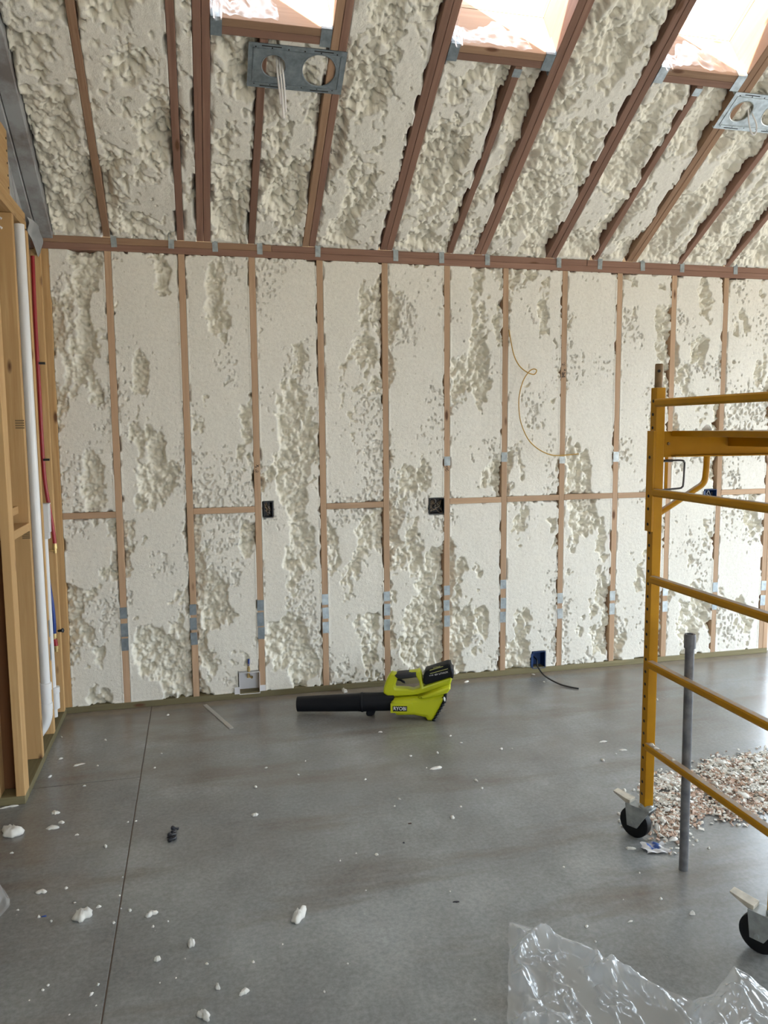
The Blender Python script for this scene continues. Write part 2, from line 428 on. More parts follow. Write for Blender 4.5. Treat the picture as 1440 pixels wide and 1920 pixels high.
# ------------------------------------------------------------------ back wall
wall = add_mesh('wall_back', [(XL, 0.14, 0), (4.53, 0.14, 0), (4.53, 0.14, HB), (XL, 0.14, HB)], [(0, 1, 2, 3)], ROOFMAT)
tag(wall, 'back wall of wooden studs filled with cream spray foam', 'wall', kind='structure')
add_mesh('wall_sheathing', [(4.53, 0.14, 2.15), (6.4, 0.14, 2.15), (6.4, 0.14, HB), (4.53, 0.14, HB)], [(0, 1, 2, 3)], PLAIN, wall)
add_mesh('wall_sheathing', [(6.4, 0.14, 0), (XR, 0.14, 0), (XR, 0.14, HB), (6.4, 0.14, HB)], [(0, 1, 2, 3)], PLAIN, wall)
NST = 12
sx = {k: (k-1)*PITCHX for k in range(-7, NST+1)}
sx[1] = 0.0; sx[7] = 6*PITCHX-0.009; sx[9] = 8*PITCHX-0.006
SXE = 4.50                                         # trimmer of the door opening
studs = {}
def sink(k): return 0.0
for k in sx:
    if k == 0: continue
    studs[k] = board('stud', (sx[k], 0.07, 0.038), (sx[k], 0.07, HB), 0.038, 0.14, W_STUD, wall, (0, 1, 0))
board('stud', (-0.352, 0.07, 0.038), (-0.352, 0.07, HB), 0.075, 0.14, W_PINE, wall, (0, 1, 0))
board('stud', (4.5095, 0.07, 0.038), (4.5095, 0.07, HB), 0.038, 0.14, W_STUD, wall, (0, 1, 0))
board('bottom_plate', (XL, 0.07, 0.019), (1.9, 0.07, 0.019), 0.14, 0.038, W_GREEN, wall)
board('bottom_plate', (1.902, 0.071, 0.019), (4.53, 0.071, 0.019), 0.14, 0.038, W_GREEN, wall)
board('top_plate', (XL, 0.07, HB+0.019), (XR, 0.07, HB+0.019), 0.14, 0.0375, W_FIR, wall)
for a, b, m in ((XL, 0.93, W_FIR2), (0.932, 3.0, W_FIR), (3.002, XR, W_FIR)):
    board('top_plate', (a, 0.071, HB+0.057), (b, 0.071, HB+0.057), 0.14, 0.0375, m, wall)
# blocking between studs
blocks = {0: 1.184, 2: 1.19, 4: 1.195, 6: 1.203, 7: 1.205, 8: 1.207, 9: 1.206, 11: 1.206}
for k, z in blocks.items():
    a = (sx[k] if k else -0.334)+0.0195; b = sx[k+1]-0.0195
    board('blocking', (a, 0.045, z), (b, 0.045, z+0.001), 0.09, 0.037, W_STUD, wall)
# steel nail plates on the studs (pixel rows)
plates = {1: [(1139, 1160), (1169, 1194), (1197, 1220)], 2: [(1133, 1153), (1158, 1181), (1186, 1209)],
          3: [(1125, 1145), (1148, 1174), (1176, 1198)], 4: [(1114, 1134), (1139, 1160), (1166, 1187)],
          5: [(1109, 1127), (1132, 1154), (1161, 1182)], 6: [(856, 873), (1098, 1116), (1125, 1145), (1154, 1175)],
          7: [(848, 866), (1087, 1104), (1121, 1141), (1147, 1167)], 8: [(856, 869), (1112, 1131), (1141, 1160)],
          9: [(847, 866), (1108, 1126), (1131, 1152)], 10: [(1098, 1117), (1127, 1147)],
          11: [(1092, 1110), (1126, 1143)], 12: [(1089, 1107), (1116, 1135)]}
SCREWS = 0
for k, rows in plates.items():
    for t, b in rows:
        xc = 720+(sx[k]-2.05)*0+0
        # pixel column of the stud at this height
        P0 = Vector((sx[k], 0, 1.0))
        def zrow(py):
            z = 1.0
            for _ in range(12):
                d = np.array([sx[k], 0, z])-CAM; yy = 960-F*(d@_u)/(d@_f); z += (yy-py)/300.0
            return z
        z1, z0 = zrow(t), zrow(b)
        mb = MB(); dx = random.uniform(-0.003, 0.003); tw = random.uniform(-0.04, 0.04)
        mw = Matrix.Translation((sx[k]+dx, -0.0012, (z0+z1)/2))@Matrix.Rotation(tw, 4, 'Y')
        hh = (z1-z0)/2
        mb.box((-0.0205, -0.0012, -hh), (0.0205, 0.001, hh), mw)
        mb.build('nail_plate', GALV_L if k in (8, 9, 10) else (GALV if k > 3 else GALV_D), studs[k], bevel=0.0008)
# ink stamps on three studs
def stamp(k, zc, n, h):
    mb = MB()
    for i in range(n):
        z = zc+random.uniform(-h, h); x = sx[k]+random.uniform(-0.011, 0.011)
        mw = Matrix.Translation((x, -0.0006, z))@Matrix.Rotation(random.uniform(-1.2, 1.2), 4, 'Y')
        mb.box((-0.006, -0.0002, -0.0011), (0.006, 0.0002, 0.0011), mw)
    mb.build('ink_stamp', BLACKINK, studs[k])
stamp(8, 2.035, 26, 0.026); stamp(8, 2.095, 8, 0.012); stamp(3, 1.435, 14, 0.028); stamp(6, 1.425, 14, 0.024)

# electrical boxes and outlet box: rectangles cut out of the foam (x0, x1, z0, z1)
def wrect(px0, py0, px1, py1):
    a = atY(px0, py0, 0); b = atY(px1, py1, 0); return a[0], b[0], b[2], a[2]
BOX1 = wrect(494, 941, 512, 970)
BOX2 = wrect(805, 935, 833, 963)
BOX3 = wrect(999, 1223, 1022, 1252)
BOX4 = wrect(1322, 918, 1343, 943)
BOXW = wrect(448, 1262, 488, 1299)
CUTS = [BOX1, BOX2, BOX3, BOX4, BOXW]

# foam blobs left rough (px, py, rx, ry, amount) in pixels on the wall
ROUGH = [(275, 855, 50, 85, .30), (150, 520, 22, 45, .16), (390, 590, 38, 75, .20), (372, 770, 30, 60, .22), (415, 520, 30, 35, .12),
         (530, 800, 26, 75, .24), (578, 640, 22, 60, .22), (585, 850, 18, 70, .2), (650, 650, 30, 45, .16), (640, 720, 16, 40, .1), (545, 540, 40, 25, .1),
         (405, 1090, 14, 90, .25), (462, 1080, 12, 60, .2), (425, 1155, 40, 18, .16), (545, 1080, 32, 70, .22), (650, 1085, 45, 45, .18), (690, 880, 40, 26, .2),
         (795, 900, 42, 32, .32), (800, 1060, 38, 80, .32), (775, 1195, 50, 50, .34), (902, 700, 18, 70, .22), (985, 740, 12, 60, .18),
         (300, 1235, 48, 42, .26), (170, 870, 18, 60, .2), (185, 1085, 22, 40, .2), (170, 1180, 30, 22, .2), (520, 1190, 40, 45, .3), (555, 1245, 45, 30, .26),
         (1062, 1080, 28, 34, .2), (885, 1065, 24, 22, .16), (1110, 690, 12, 40, .14), (1100, 850, 14, 50, .12), (280, 690, 30, 30, .15), (180, 760, 30, 40, .1),
         (1190, 1000, 25, 60, .1), (1290, 1000, 30, 70, .14), (1290, 1190, 25, 40, .2), (1400, 1190, 25, 35, .18), (1130, 1205, 25, 25, .2), (420, 1230, 50, 30, .2),
         (670, 540, 30, 25, .1), (770, 760, 26, 40, .16), (960, 800, 30, 40, .1), (740, 830, 20, 50, .12), (1150, 640, 14, 50, .12), (1230, 800, 16, 60, .12),
         (350, 1030, 18, 50, .1), (620, 1010, 14, 60, .12), (950, 1230, 50, 22, .2), (1010, 1150, 40, 12, .12), (870, 1150, 50, 10, .14), (670, 1160, 50, 14, .16)]
RB = []
for px, py, rx, ry, a in ROUGH:
    c = atY(px, py, 0); q = atY(px+rx, py, 0); t = atY(px, py-ry, 0)
    RB.append((c[0], c[2], abs(q[0]-c[0]), abs(t[2]-c[2]), a))

def wall_depth(x, z, x0, x1, z0, z1):
    wx = x+0.03*(fbm(x/0.07, z/0.07, 91, 2)-0.5); wz = z+0.03*(fbm(x/0.07, z/0.07, 95, 2)-0.5)
    low = fbm(wx/0.15, wz/0.34, 3, 4)
    rough = np.zeros_like(x)
    for cx, cz, rx, rz, a in RB:
        if cx+3*rx < x0 or cx-3*rx > x1: continue
        rough = np.maximum(rough, a*np.exp(-(((wx-cx)/rx)**2+((wz-cz)/rz)**2)**1.5*0.8))
    es = np.minimum(x-x0, x1-x)
    low = low+0.13*(fbm(wx/0.035, wz/0.06, 23, 2)-0.5)-0.055*np.exp(-es/0.035)
    raw = (low-0.395-0.85*rough)*0.45
    raw = np.where(raw < -0.012, -0.012-0.045*np.tanh((-0.012-raw)/0.05), raw)
    vx = x+0.25*(wx-x); vz = z+0.25*(wz-z)
    big = domes(vx/0.042, vz/0.042, 31); med = domes(vx/0.023, vz/0.023, 41); sm = domes(vx/0.0125, vz/0.0125, 51)
    raw = raw+0.038*(big-0.45)+0.027*(med-0.45)+0.008*(sm-0.5)
    flat = -0.003+0.004*(fbm(x/0.12, z/0.2, 61, 2)-0.5)+0.0016*(fbm(x/0.012, z/0.012, 71, 2)-0.5)
    # knife chatter and pores
    pit = fbm(x/0.015, z/0.019, 81, 4)+0.9*(fbm(x/0.22, z/0.30, 83, 2)-0.5); flat = flat-0.014*sstep(0.83, 0.91, pit)
    hgt = np.minimum(raw, flat)
    cut = sstep(-0.004, 0.002, raw-flat)
    # ragged edges along the timbers
    e = np.minimum(np.minimum(x-x0, x1-x), np.minimum(z-z0, z1-z))
    rag = fbm(x/0.05+9, z/0.085, 13, 4)
    hgt = hgt-(1-sstep(0.0, 0.013, e))*np.clip((rag-0.60)*0.22, -0.003, 0.03)
    for a, b, c, d in CUTS:
        ins = (x > a-0.004) & (x < b+0.004) & (z > c-0.004) & (z < d+0.004)
        hgt = np.where(ins, -0.082, hgt)
    return -hgt, cut
def wall_foam(x0, x1, z0, z1, res):
    nu = max(3, int((x1-x0)/res)); nv = max(3, int((z1-z0)/res))
    U, V_ = np.meshgrid(np.linspace(x0, x1, nu), np.linspace(z0, z1, nv), indexing='ij')
    d, cut = wall_depth(U, V_, x0, x1, z0, z1)
    P = np.stack([U, d, V_], -1)
    grid_mesh('foam_panel', P, cut, FOAM, wall, (0, 0.05, 0))
for k in range(-7, 13):
    if k in (-1, 12): continue
    a = sx[k]+0.0195 if k != 0 else -0.334+0.0195
    b = (sx[k+1] if k < 12 else SXE)-0.0195
    if k == -1 or k == -2: b = min(b, -0.41)
    res = 0.0054 if 0 <= k else 0.016
    if b-a < 0.02: continue
    if k in blocks:
        wall_foam(a, b, 0.0385, blocks[k]-0.0185, res); wall_foam(a, b, blocks[k]+0.0195, HB-0.0005, res)
    else:
        wall_foam(a, b, 0.0385, HB-0.0005, res)

# ------------------------------------------------------------------ ceiling
ceil = empty('ceiling', (1.7, -2.0, HT+1.2), 'sloping rafter ceiling filled with cream spray foam', 'ceiling', kind='structure')
RD = 0.286
DBL = {0.537: 0, 1.155: 0, 1.636: 0, 2.250: 0, 2.743: 0, 3.321: 0}
SGL = [0.0, 0.4064, 3.691, 4.062, 4.47, 4.88, 5.28, 5.69, 6.1, 6.5]
JACK = [0.813, 2.048, 3.057]
SKYL = [(0.537, 1.155), (1.636, 2.250), (2.743, 3.321)]
S0, S1, S2, S3 = 1.255, 1.331, 2.45, 2.526      # lower header, opening, upper header
nrm = Vector((0, SN, CS))
def rafter(x, s0, s1, m):
    return board('rafter', roof(x, s0, RD/2), roof(x, s1, RD/2), 0.0375, RD, m, ceil, tuple(nrm), 0.0025)
for x in DBL:
    rafter(x-0.0195, 0, SRIDGE, W_FIR2 if x in (1.155, 3.321) else W_FIR); rafter(x+0.0195, 0, SRIDGE, W_FIR2 if x in (3.321,) else W_FIR)
for x in SGL: rafter(x, 0, SRIDGE, W_FIR2 if x < 0.1 else W_FIR)
for x in JACK: rafter(x, 0, S0-0.001, W_FIR); rafter(x, S3, SRIDGE, W_FIR)
for x in (-0.75, -1.16, -1.57, -1.97, -2.4, -2.8, -3.2): rafter(x, 0, SRIDGE, W_FIR)

# roof deck with the three skylight holes
xs = sorted([XL]+[c for a, b in SKYL for c in (a+0.038, b-0.038)]+[XR])
ss = [-0.3, S1, S2, SRIDGE+0.05]
vs_, fs = [], []
for i in range(len(xs)-1):
    for j in range(3):
        if i % 2 == 1 and j == 1: continue
        k = len(vs_)
        for d in (RD+0.002, RD+0.022):
            vs_ += [roof(xs[i], ss[j], d), roof(xs[i+1], ss[j], d), roof(xs[i+1], ss[j+1], d), roof(xs[i], ss[j+1], d)]
        fs += [(k, k+1, k+2, k+3), (k+7, k+6, k+5, k+4), (k, k+4, k+5, k+1), (k+1, k+5, k+6, k+2), (k+2, k+6, k+7, k+3), (k+3, k+7, k+4, k)]
add_mesh('roof_deck', vs_, fs, ROOFMAT, ceil)
# rear slope, closed with plain foam
yb = -8.6
add_mesh('rear_slope', [(XL, -4.3, ZRIDGE), (XR, -4.3, ZRIDGE), (XR, yb, HT), (XL, yb, HT),
                        (XL, -4.3, ZRIDGE+0.3), (XR, -4.3, ZRIDGE+0.3), (XR, yb-0.3, HT+0.15), (XL, yb-0.3, HT+0.15)],
         [(0, 1, 2, 3), (7, 6, 5, 4)], PLAIN, ceil)

def ceil_depth(x, s, x0, x1, s0, s1):
    wx = x+0.03*(fbm(x/0.08, s/0.08, 191, 2)-0.5); ws = s+0.03*(fbm(x/0.08, s/0.08, 195, 2)-0.5)
    low = fbm(wx/0.17, ws/0.36, 103, 4)
    amp = 1.0-0.35*sstep(1.6, 3.2, x)
    raw = (low-0.47)*0.26*amp*sstep(0, 0.10, s)
    raw = 0.05*np.tanh(raw/0.05)
    vx = x+0.3*(wx-x); vs2 = s+0.3*(ws-s)
    big = domes(vx/0.044, vs2/0.044, 131); med = domes(vx/0.024, vs2/0.024, 141); sm = domes(vx/0.0125, vs2/0.0125, 151)
    raw = raw+amp*(0.038*(big-0.5)+0.029*(med-0.5)+0.009*(sm-0.5))-0.037+0.026*(1-sstep(0, 0.06, s))
    flat = -0.004+0.008*(fbm(x/0.10, s/0.16, 161, 3)-0.5)+0.002*(fbm(x/0.012, s/0.012, 171, 2)-0.5)
    hgt = np.minimum(raw, flat)
    cut = sstep(-0.004, 0.002, raw-flat)
    e = np.minimum(x-x0, x1-x)
    rag = fbm(x/0.06+9, s/0.09, 113, 3)
    side = np.where(x1-x < x-x0, 1.3, 0.5)              # shrunk more on the right-hand side of each bay
    hgt = hgt-(1-sstep(0.0, 0.022, e))*np.clip((rag-0.47)*0.18*side, -0.003, 0.04)
    return -hgt, cut
def ceil_foam(x0, x1, s0, s1, res):
    nu = max(3, int((x1-x0)/res)); nv = max(3, int((s1-s0)/res))
    U, V_ = np.meshgrid(np.linspace(x0, x1, nu), np.linspace(s0, s1, nv), indexing='ij')
    d, cut = ceil_depth(U, V_, x0, x1, s0, s1)
    P = np.stack([U, -V_*CS+d*SN, HT+V_*SN+d*CS], -1)
    grid_mesh('foam_panel', P[:, ::-1], cut[:, ::-1], FOAM, ceil, tuple(nrm*0.06))
edges = sorted([(x-0.019, x+0.019) for x in SGL+JACK]+[(x-0.0385, x+0.0385) for x in DBL])
prev = -0.285
SM = 1.75
for a, b in edges+[(XR, XR)]:
    x0, x1 = prev+0.001, a-0.001; prev = b
    mid = (x0+x1)/2
    insky = any(p < mid < q for p, q in SKYL)
    res = 0.0062 if mid < 4.4 else 0.02
    if insky:
        ceil_foam(x0, x1, -0.03, S0-0.002, res)
        ceil_foam(x0, x1, S3+0.002, SRIDGE, 0.02)
    else:
        ceil_foam(x0, x1, -0.03, SM, res); ceil_foam(x0, x1, SM, SRIDGE, 0.014)
ceil_foam(XL, -0.41, 0.004, SRIDGE, 0.05)

# grey overspray-coated rafter and sheet above the partition
board('coated_rafter', roof(-0.325, -0.01, 0.10), roof(-0.325, SRIDGE, 0.10), 0.075, 0.24, GREYCOAT, ceil, tuple(nrm), 0.003)
board('coated_rafter', roof(-0.388, -0.01, 0.085), roof(-0.388, SRIDGE, 0.085), 0.045, 0.24, GREYCOAT, ceil, tuple(nrm), 0.003)

# hurricane ties at the plate (pixel centres)
for px, py in ((213, 452), (321, 455), (403, 461), (487, 466), (596, 471), (742, 479), (828, 483), (914, 487), (1048, 492), (1125, 495), (1205, 498), (1279, 501), (1379, 505)):
    P = atY(px, py, 0); mb = MB()
    mw = Matrix.Translation((P[0], -0.0012, P[2]))@Matrix.Rotation(random.uniform(-.06, .06), 4, 'Y')
    mb.box((-0.016, -0.001, -0.034), (0.016, 0.001, 0.034), mw)
    mb.box((-0.016, -0.001, 0.034), (-0.013, 0.05, 0.075), mw)
    for i in range(5): mb.box((-0.009+0.006*(i % 3), -0.0022, -0.024+0.011*i), (-0.006+0.006*(i % 3), -0.001, -0.021+0.011*i), mw)
    mb.build('hurricane_tie', GALV, wall)

# ------------------------------------------------------------------ skylights
W_CURB = wood('pink_curb_wood', (0.56, 0.33, 0.24), (0.45, 0.25, 0.17))
for n, (a, b) in enumerate(SKYL):
    x0, x1 = a+0.0395, b-0.0395; xc = (a+b)/2
    sk = empty('window_%d' % (n+1), tuple(roof(xc, S1, 0)), ['skylight opening above the dark grey lamp plate', 'skylight opening in the middle rafter bays without a lamp plate', 'skylight opening above the bright lamp plate'][n], 'skylight', kind='structure')
    for q, s_ in enumerate((S0+0.019, S0+0.057, S2+0.019, S2+0.057)):
        board('header', roof(x0, s_, RD/2), roof(x1, s_, RD/2), 0.0372, RD, W_FIR if q != 1 else W_FIR2, sk, tuple(nrm))
    # raised curb over the roof deck
    t = 0.038; d0, d1 = RD+0.022, RD+0.15
    dm = (d0+d1)/2
    board('curb', roof(x0-t, S1-t/2, dm), roof(x1+t, S1-t/2, dm), t, d1-d0, W_CURB, sk, tuple(nrm))
    board('curb', roof(x0-t, S2+t/2, dm), roof(x1+t, S2+t/2, dm), t, d1-d0, W_CURB, sk, tuple(nrm))
    for xx in (x0-t/2, x1+t/2):
        board('curb', roof(xx, S1, dm), roof(xx, S2, dm), t, d1-d0, W_CURB, sk, tuple(nrm))
    # frame and pane
    mb = MB()
    def slab(xa, xb, sa, sb, da, db):
        mb.ring([[roof(xa, sa, d), roof(xb, sa, d), roof(xb, sb, d), roof(xa, sb, d)] for d in (da, db)])
    slab(x0-0.05, x1+0.05, S1-0.05, S1-0.005, d1, d1+0.03); slab(x0-0.05, x1+0.05, S2+0.005, S2+0.05, d1, d1+0.03)
    slab(x0-0.05, x0-0.005, S1-0.005, S2+0.005, d1, d1+0.03); slab(x1+0.005, x1+0.05, S1-0.005, S2+0.005, d1, d1+0.03)
    mb.build('frame', GALV_D, sk)
    mb = MB(); mb.ring([[roof(x0-0.005, S1-0.005, d), roof(x1+0.005, S1-0.005, d), roof(x1+0.005, S2+0.005, d), roof(x0-0.005, S2+0.005, d)] for d in (d1+0.012, d1+0.018)])
    mb.build('pane', GLASS, sk)
    # joist hangers at both ends of the lower header
    for side, xx in ((-1, x0), (1, x1)):
        mb = MB()
        xa, xb = (xx, xx+0.05) if side < 0 else (xx-0.05, xx)
        slab(xa, xb, S0-0.006, S1+0.004, -0.003, -0.001)
        slab(xa if side < 0 else xb-0.002, xa+0.002 if side < 0 else xb, S0-0.03, S1+0.01, -0.001, 0.12)
        slab(xa, xb, S1+0.001, S1+0.003, -0.003, 0.05)
        mb.build('joist_hanger', GALV_L if n == 2 else GALV_D, sk)
    # torn poly film stapled around the opening
    def filmgrid(fn, nu, nv):
        P = np.array([[list(fn(i/(nu-1), j/(nv-1))) for j in range(nv)] for i in range(nu)])
        return grid_mesh('poly_film', P, None, FILM_SKY, sk)
    def low_edge(u, v):
        x = x0+u*(x1-x0)*(0.55+0.2*n)
        hang = (0.02+0.05*fbm(np.array(u*7.0), np.array(n*3.0), 7, 3))
        d = 0.035+v*(0.03+0.13*float(fbm(np.array(u*6.0+n*5), np.array(1.3), 17, 3))**1.5*1.6)-hang*(1-v)+0.01*vnoise(np.array(u*25.0), np.array(v*9.0), 3)
        s = S1+0.004+0.010*vnoise(np.array(u*18.0), np.array(v*6.0+n), 4)+0.012*(1-v)
        return roof(x, float(s), float(d))
    filmgrid(low_edge, 44, 20)
    def left_side(u, v):
        s = S1+0.005+u*(S2-S1-0.02)
        x = x0+0.004+0.012*vnoise(np.array(u*20.0), np.array(v*7.0), 5)
        d = 0.02+0.37*v-0.03*(1-v)*vnoise(np.array(u*12.0), np.array(n+0.5), 9)
        return roof(float(x), s, float(d))
    filmgrid(left_side, 50, 14)
    def bunch(u, v):
        an = u*2*math.pi; rr = 0.016+0.010*math.sin(3*an+n)*v+0.004*math.sin(9*an)
        return roof(x0+0.03+rr*math.cos(an), S1+0.004+0.010*v+rr*0.6*math.sin(an)+0.012, -0.035+0.10*v)
    filmgrid(bunch, 26, 8)
# hangers of the jack rafters
for x in JACK[1:]:
    mb = MB(); mb.ring([[roof(x-0.021, S0-0.055, d), roof(x+0.021, S0-0.055, d), roof(x+0.021, S0-0.012, d), roof(x-0.021, S0-0.012, d)] for d in (-0.003, -0.0005)])
    mb.build('joist_hanger', GALV if x < 3 else GALV_L, ceil)

# ------------------------------------------------------------------ plumbing partition and the short wall it meets
part = empty('wall_left', (XP-0.07, -0.6, 0), 'open framed partition of yellow studs carrying white drain pipes', 'wall', kind='structure')
PT = 0.14
xm = XP-PT/2
def pstud(y0, y1, z1, m=W_PINE, x0=XP-PT, x1=XP, z0=0.038):
    return board('stud', ((x0+x1)/2, (y0+y1)/2, z0), ((x0+x1)/2, (y0+y1)/2, z1), abs(y1-y0), abs(x1-x0), m, part, (1, 0, 0))
board('bottom_plate', (xm, -1.062, 0.019), (xm, -0.002, 0.019), PT, 0.038, W_GREEN, part)
pstud(-0.066, -0.028, HB-0.02)                          # against the back wall
pstud(-0.408, -0.370, HB)
pstud(-0.735, -0.697, HB)
pstud(-1.058, -1.022, HB, W_DARK, XP-PT, XP-0.04)
TP = HB+0.002
board('top_plate', (xm, -3.2, TP+0.019), (xm, -0.405, TP+0.019), PT, 0.0375, W_PINE, part)
board('top_plate', (xm, -3.2, TP+0.057), (xm, -0.42, TP+0.057), PT, 0.0375, W_PINE, part)
board('header_board', (XP-0.02, -3.2, TP+0.22), (XP-0.02, -0.74, TP+0.22), 0.038, 0.285, W_PINE, part)
# 2x4 wall running off to the left at the near end
board('bottom_plate', (XL, -1.107, 0.0195), (XP, -1.107, 0.0195), 0.089, 0.039, W_GREEN, part)
pstud(-1.151, -1.063, HB, W_PINE, XP-0.038, XP)
pstud(-1.151, -1.063, HB, W_PINE, XP-0.142, XP-0.104)
for i in range(1, 8): pstud(-1.151, -1.063, HB, W_PINE, XP-0.142-0.4064*i, XP-0.104-0.4064*i)
board('blocking', (XP-0.09, -1.02, 1.30), (XP-0.09, -0.736, 1.30), 0.089, 0.038, W_PINE, part)
board('blocking', (XP-0.045, -1.062, 1.215), (XP-0.045, -0.738, 1.215), 0.089, 0.04, W_PINE, part)
# grey sheet on the wall triangle above the partition
tri = [(XP-0.055, -0.03, HB-0.09), (XP-0.055, -0.03, HT+0.02), (XP-0.055, -4.3, ZRIDGE+0.1), (XP-0.055, -4.3, HT+0.0), (XP-0.055, -0.42, HT+0.002), (XP-0.055, -0.30, HB-0.02)]
mb = MB(); mb.ring([[Vector(p) for p in tri], [Vector(p)+Vector((-0.012, 0, 0)) for p in tri]])
mb.build('grey_sheet', GREYSHEET, part)
def tape(u, v):
    y = -0.06-u*2.6; z = HT-0.01+(-y)*math.tan(SL)*1.0-0.045-0.10*v*(1-0.6*u)+0.012*math.sin(u*40)
    return (XP-0.050+0.006*math.sin(u*50+v*3), y, z-0.03)
P = np.array([[tape(i/59, j/5) for j in range(6)] for i in range(60)]); grid_mesh('loose_film_strip', P, None, FILM_SKY, part)
# film corner hanging off the sheet at the back corner
def flap(u, v):
    return (XP-0.02+0.03*u+0.008*math.sin(7*v+4*u), -0.05-0.22*(1-u)*(1-0.3*v), HB+0.10-0.17*v*(0.55+0.45*math.sin(2.6*u)))
P = np.array([[flap(i/15, j/15) for j in range(16)] for i in range(16)]); grid_mesh('loose_film_strip', P, None, GREYSHEET, part)
# nail heads down the end of the header board, ink grade stamps on the second stud
for i in range(5):
    mb = MB(); mb.lathe((XP-0.0008, -0.765, TP+0.10+0.055*i), (1, 0, 0), [(0, 0.0052), (0.002, 0.0052)], 8); mb.build('nail_head', BLACKHOLE, part)
STAMP = mat('faded_ink', (0.20, 0.13, 0.06), 0.8)
for pa, pb in (((28, 787), (46, 805)), ((41, 997), (57, 1011))):
    a_ = atY(*pa, -0.7355); b_ = atY(*pb, -0.7355)
    for q in range(4):
        zz = b_[2]+(a_[2]-b_[2])*(q+0.3)/4
        mb = MB(); mb.box((a_[0], -0.7358, zz), (b_[0], -0.7352, zz+0.007)); mb.build('ink_stamp', STAMP, part)
# steel nail plates on the partition stud
for z in (0.62, 0.49):
    mb = MB(); mb.box((XP-0.001, -0.404, z-0.045), (XP+0.0015, -0.374, z+0.045)); mb.build('nail_plate', GALV_D, part)

# ------------------------------------------------------------------ remaining shell: right wall, rear wall, left wall with openings added for daylight
def panel_wall(name, quads, label):
    vs_, fs = [], []
    for q in quads:
        k = len(vs_); vs_ += q; fs.append((k, k+1, k+2, k+3))
    o = add_mesh(name, vs_, fs, PLAIN); tag(o, label, 'wall', kind='structure'); return o
def gable(x, openings):
    """quads of a gable wall at x with rectangular openings (y0,y1,z0,z1), sorted by y"""
    def ztop(y): return HT+(-y if y > -4.3 else y+8.6)*math.tan(SL)+0.25
    ys = sorted(set([YR, -4.3, 0.15]+[c for o in openings for c in o[:2]])); out = []
    for a, b in zip(ys[:-1], ys[1:]):
        o = [q for q in openings if q[0] <= (a+b)/2 <= q[1]]
        if o:
            _, _, z0, z1 = o[0]
            if z0 > 0: out.append([(x, a, 0), (x, b, 0), (x, b, z0), (x, a, z0)])
            out.append([(x, a, z1), (x, b, z1), (x, b, ztop(b)), (x, a, ztop(a))])
        else:
            out.append([(x, a, 0), (x, b, 0), (x, b, ztop(b)), (x, a, ztop(a))])
    return out
RIGHT_OP = [(-4.2, -0.5, 0.0, 2.45)]
panel_wall('wall_right', gable(XR, RIGHT_OP), 'foamed gable wall with a wide daylight opening beyond the scaffold')
panel_wall('wall_far_left', gable(XL, []), 'foamed gable wall of the side room')
REAR_OP = [(1.6, 4.0, 0.0, 2.2)]  # unseen doorway, added to let fill daylight in from behind
q = []
xs = sorted([XL, XR]+[c for o in REAR_OP for c in o[:2]])
for a, b in zip(xs[:-1], xs[1:]):
    o = [r for r in REAR_OP if r[0] <= (a+b)/2 <= r[1]]
    z0 = o[0][3] if o else 0
    q.append([(a, YR, z0), (b, YR, z0), (b, YR, HT+0.2), (a, YR, HT+0.2)])
panel_wall('wall_rear', q, 'foamed wall with a wide added doorway behind the viewer')
gr = add_mesh('ground', [(-60, -60, -0.06), (60, -60, -0.06), (60, 60, -0.06), (-60, 60, -0.06)], [(0, 1, 2, 3)], GROUND)
tag(gr, 'bare pale ground outside the building', 'ground', kind='structure')

def portal(name, c, sxx, syy, rot):
    l = bpy.data.lights.new(name, 'AREA'); l.shape = 'RECTANGLE'; l.size = sxx; l.size_y = syy; l.energy = 1
    l.cycles.is_portal = True
    o = bpy.data.objects.new(name, l); COL.objects.link(o); o.location = c; o.rotation_euler = rot
for i, (a, b, z0, z1) in enumerate(RIGHT_OP): portal('door_portal', (XR-0.01, (a+b)/2, (z0+z1)/2), z1-z0, b-a, (0, R(90), 0))
for i, (a, b, z0, z1) in enumerate(REAR_OP): portal('door_portal', ((a+b)/2, YR+0.01, (z0+z1)/2), b-a, z1-z0, (R(90), 0, 0))
portal('door_portal', (5.465, 0.13, 1.07), 1.86, 2.14, (R(-90), 0, 0))
for a, b in SKYL: portal('skylight_portal', tuple(roof((a+b)/2, (S1+S2)/2, RD+0.145)), b-a-0.08, S2-S1, (-SL, 0, 0))
# glazed door leaf in the back wall, beyond the right edge of view
dr = empty('door_1', (5.465, 0.07, 0), 'glazed patio door in the back wall beyond the scaffold', 'door', kind='structure')
for xx in (4.565, 5.465, 6.365): board('door_stile', (xx, 0.07, 0), (xx, 0.07, 2.15), 0.07, 0.05, WHITEPL, dr, (0, 1, 0))
for zz in (0.04, 2.11): board('door_rail', (4.60, 0.07, zz), (6.33, 0.07, zz), 0.05, 0.08, WHITEPL, dr)
for xa, xb in ((4.60, 5.43), (5.50, 6.33)):
    mb = MB(); mb.box((xa, 0.068, 0.08), (xb, 0.072, 2.07)); mb.build('pane', GLASS, dr)

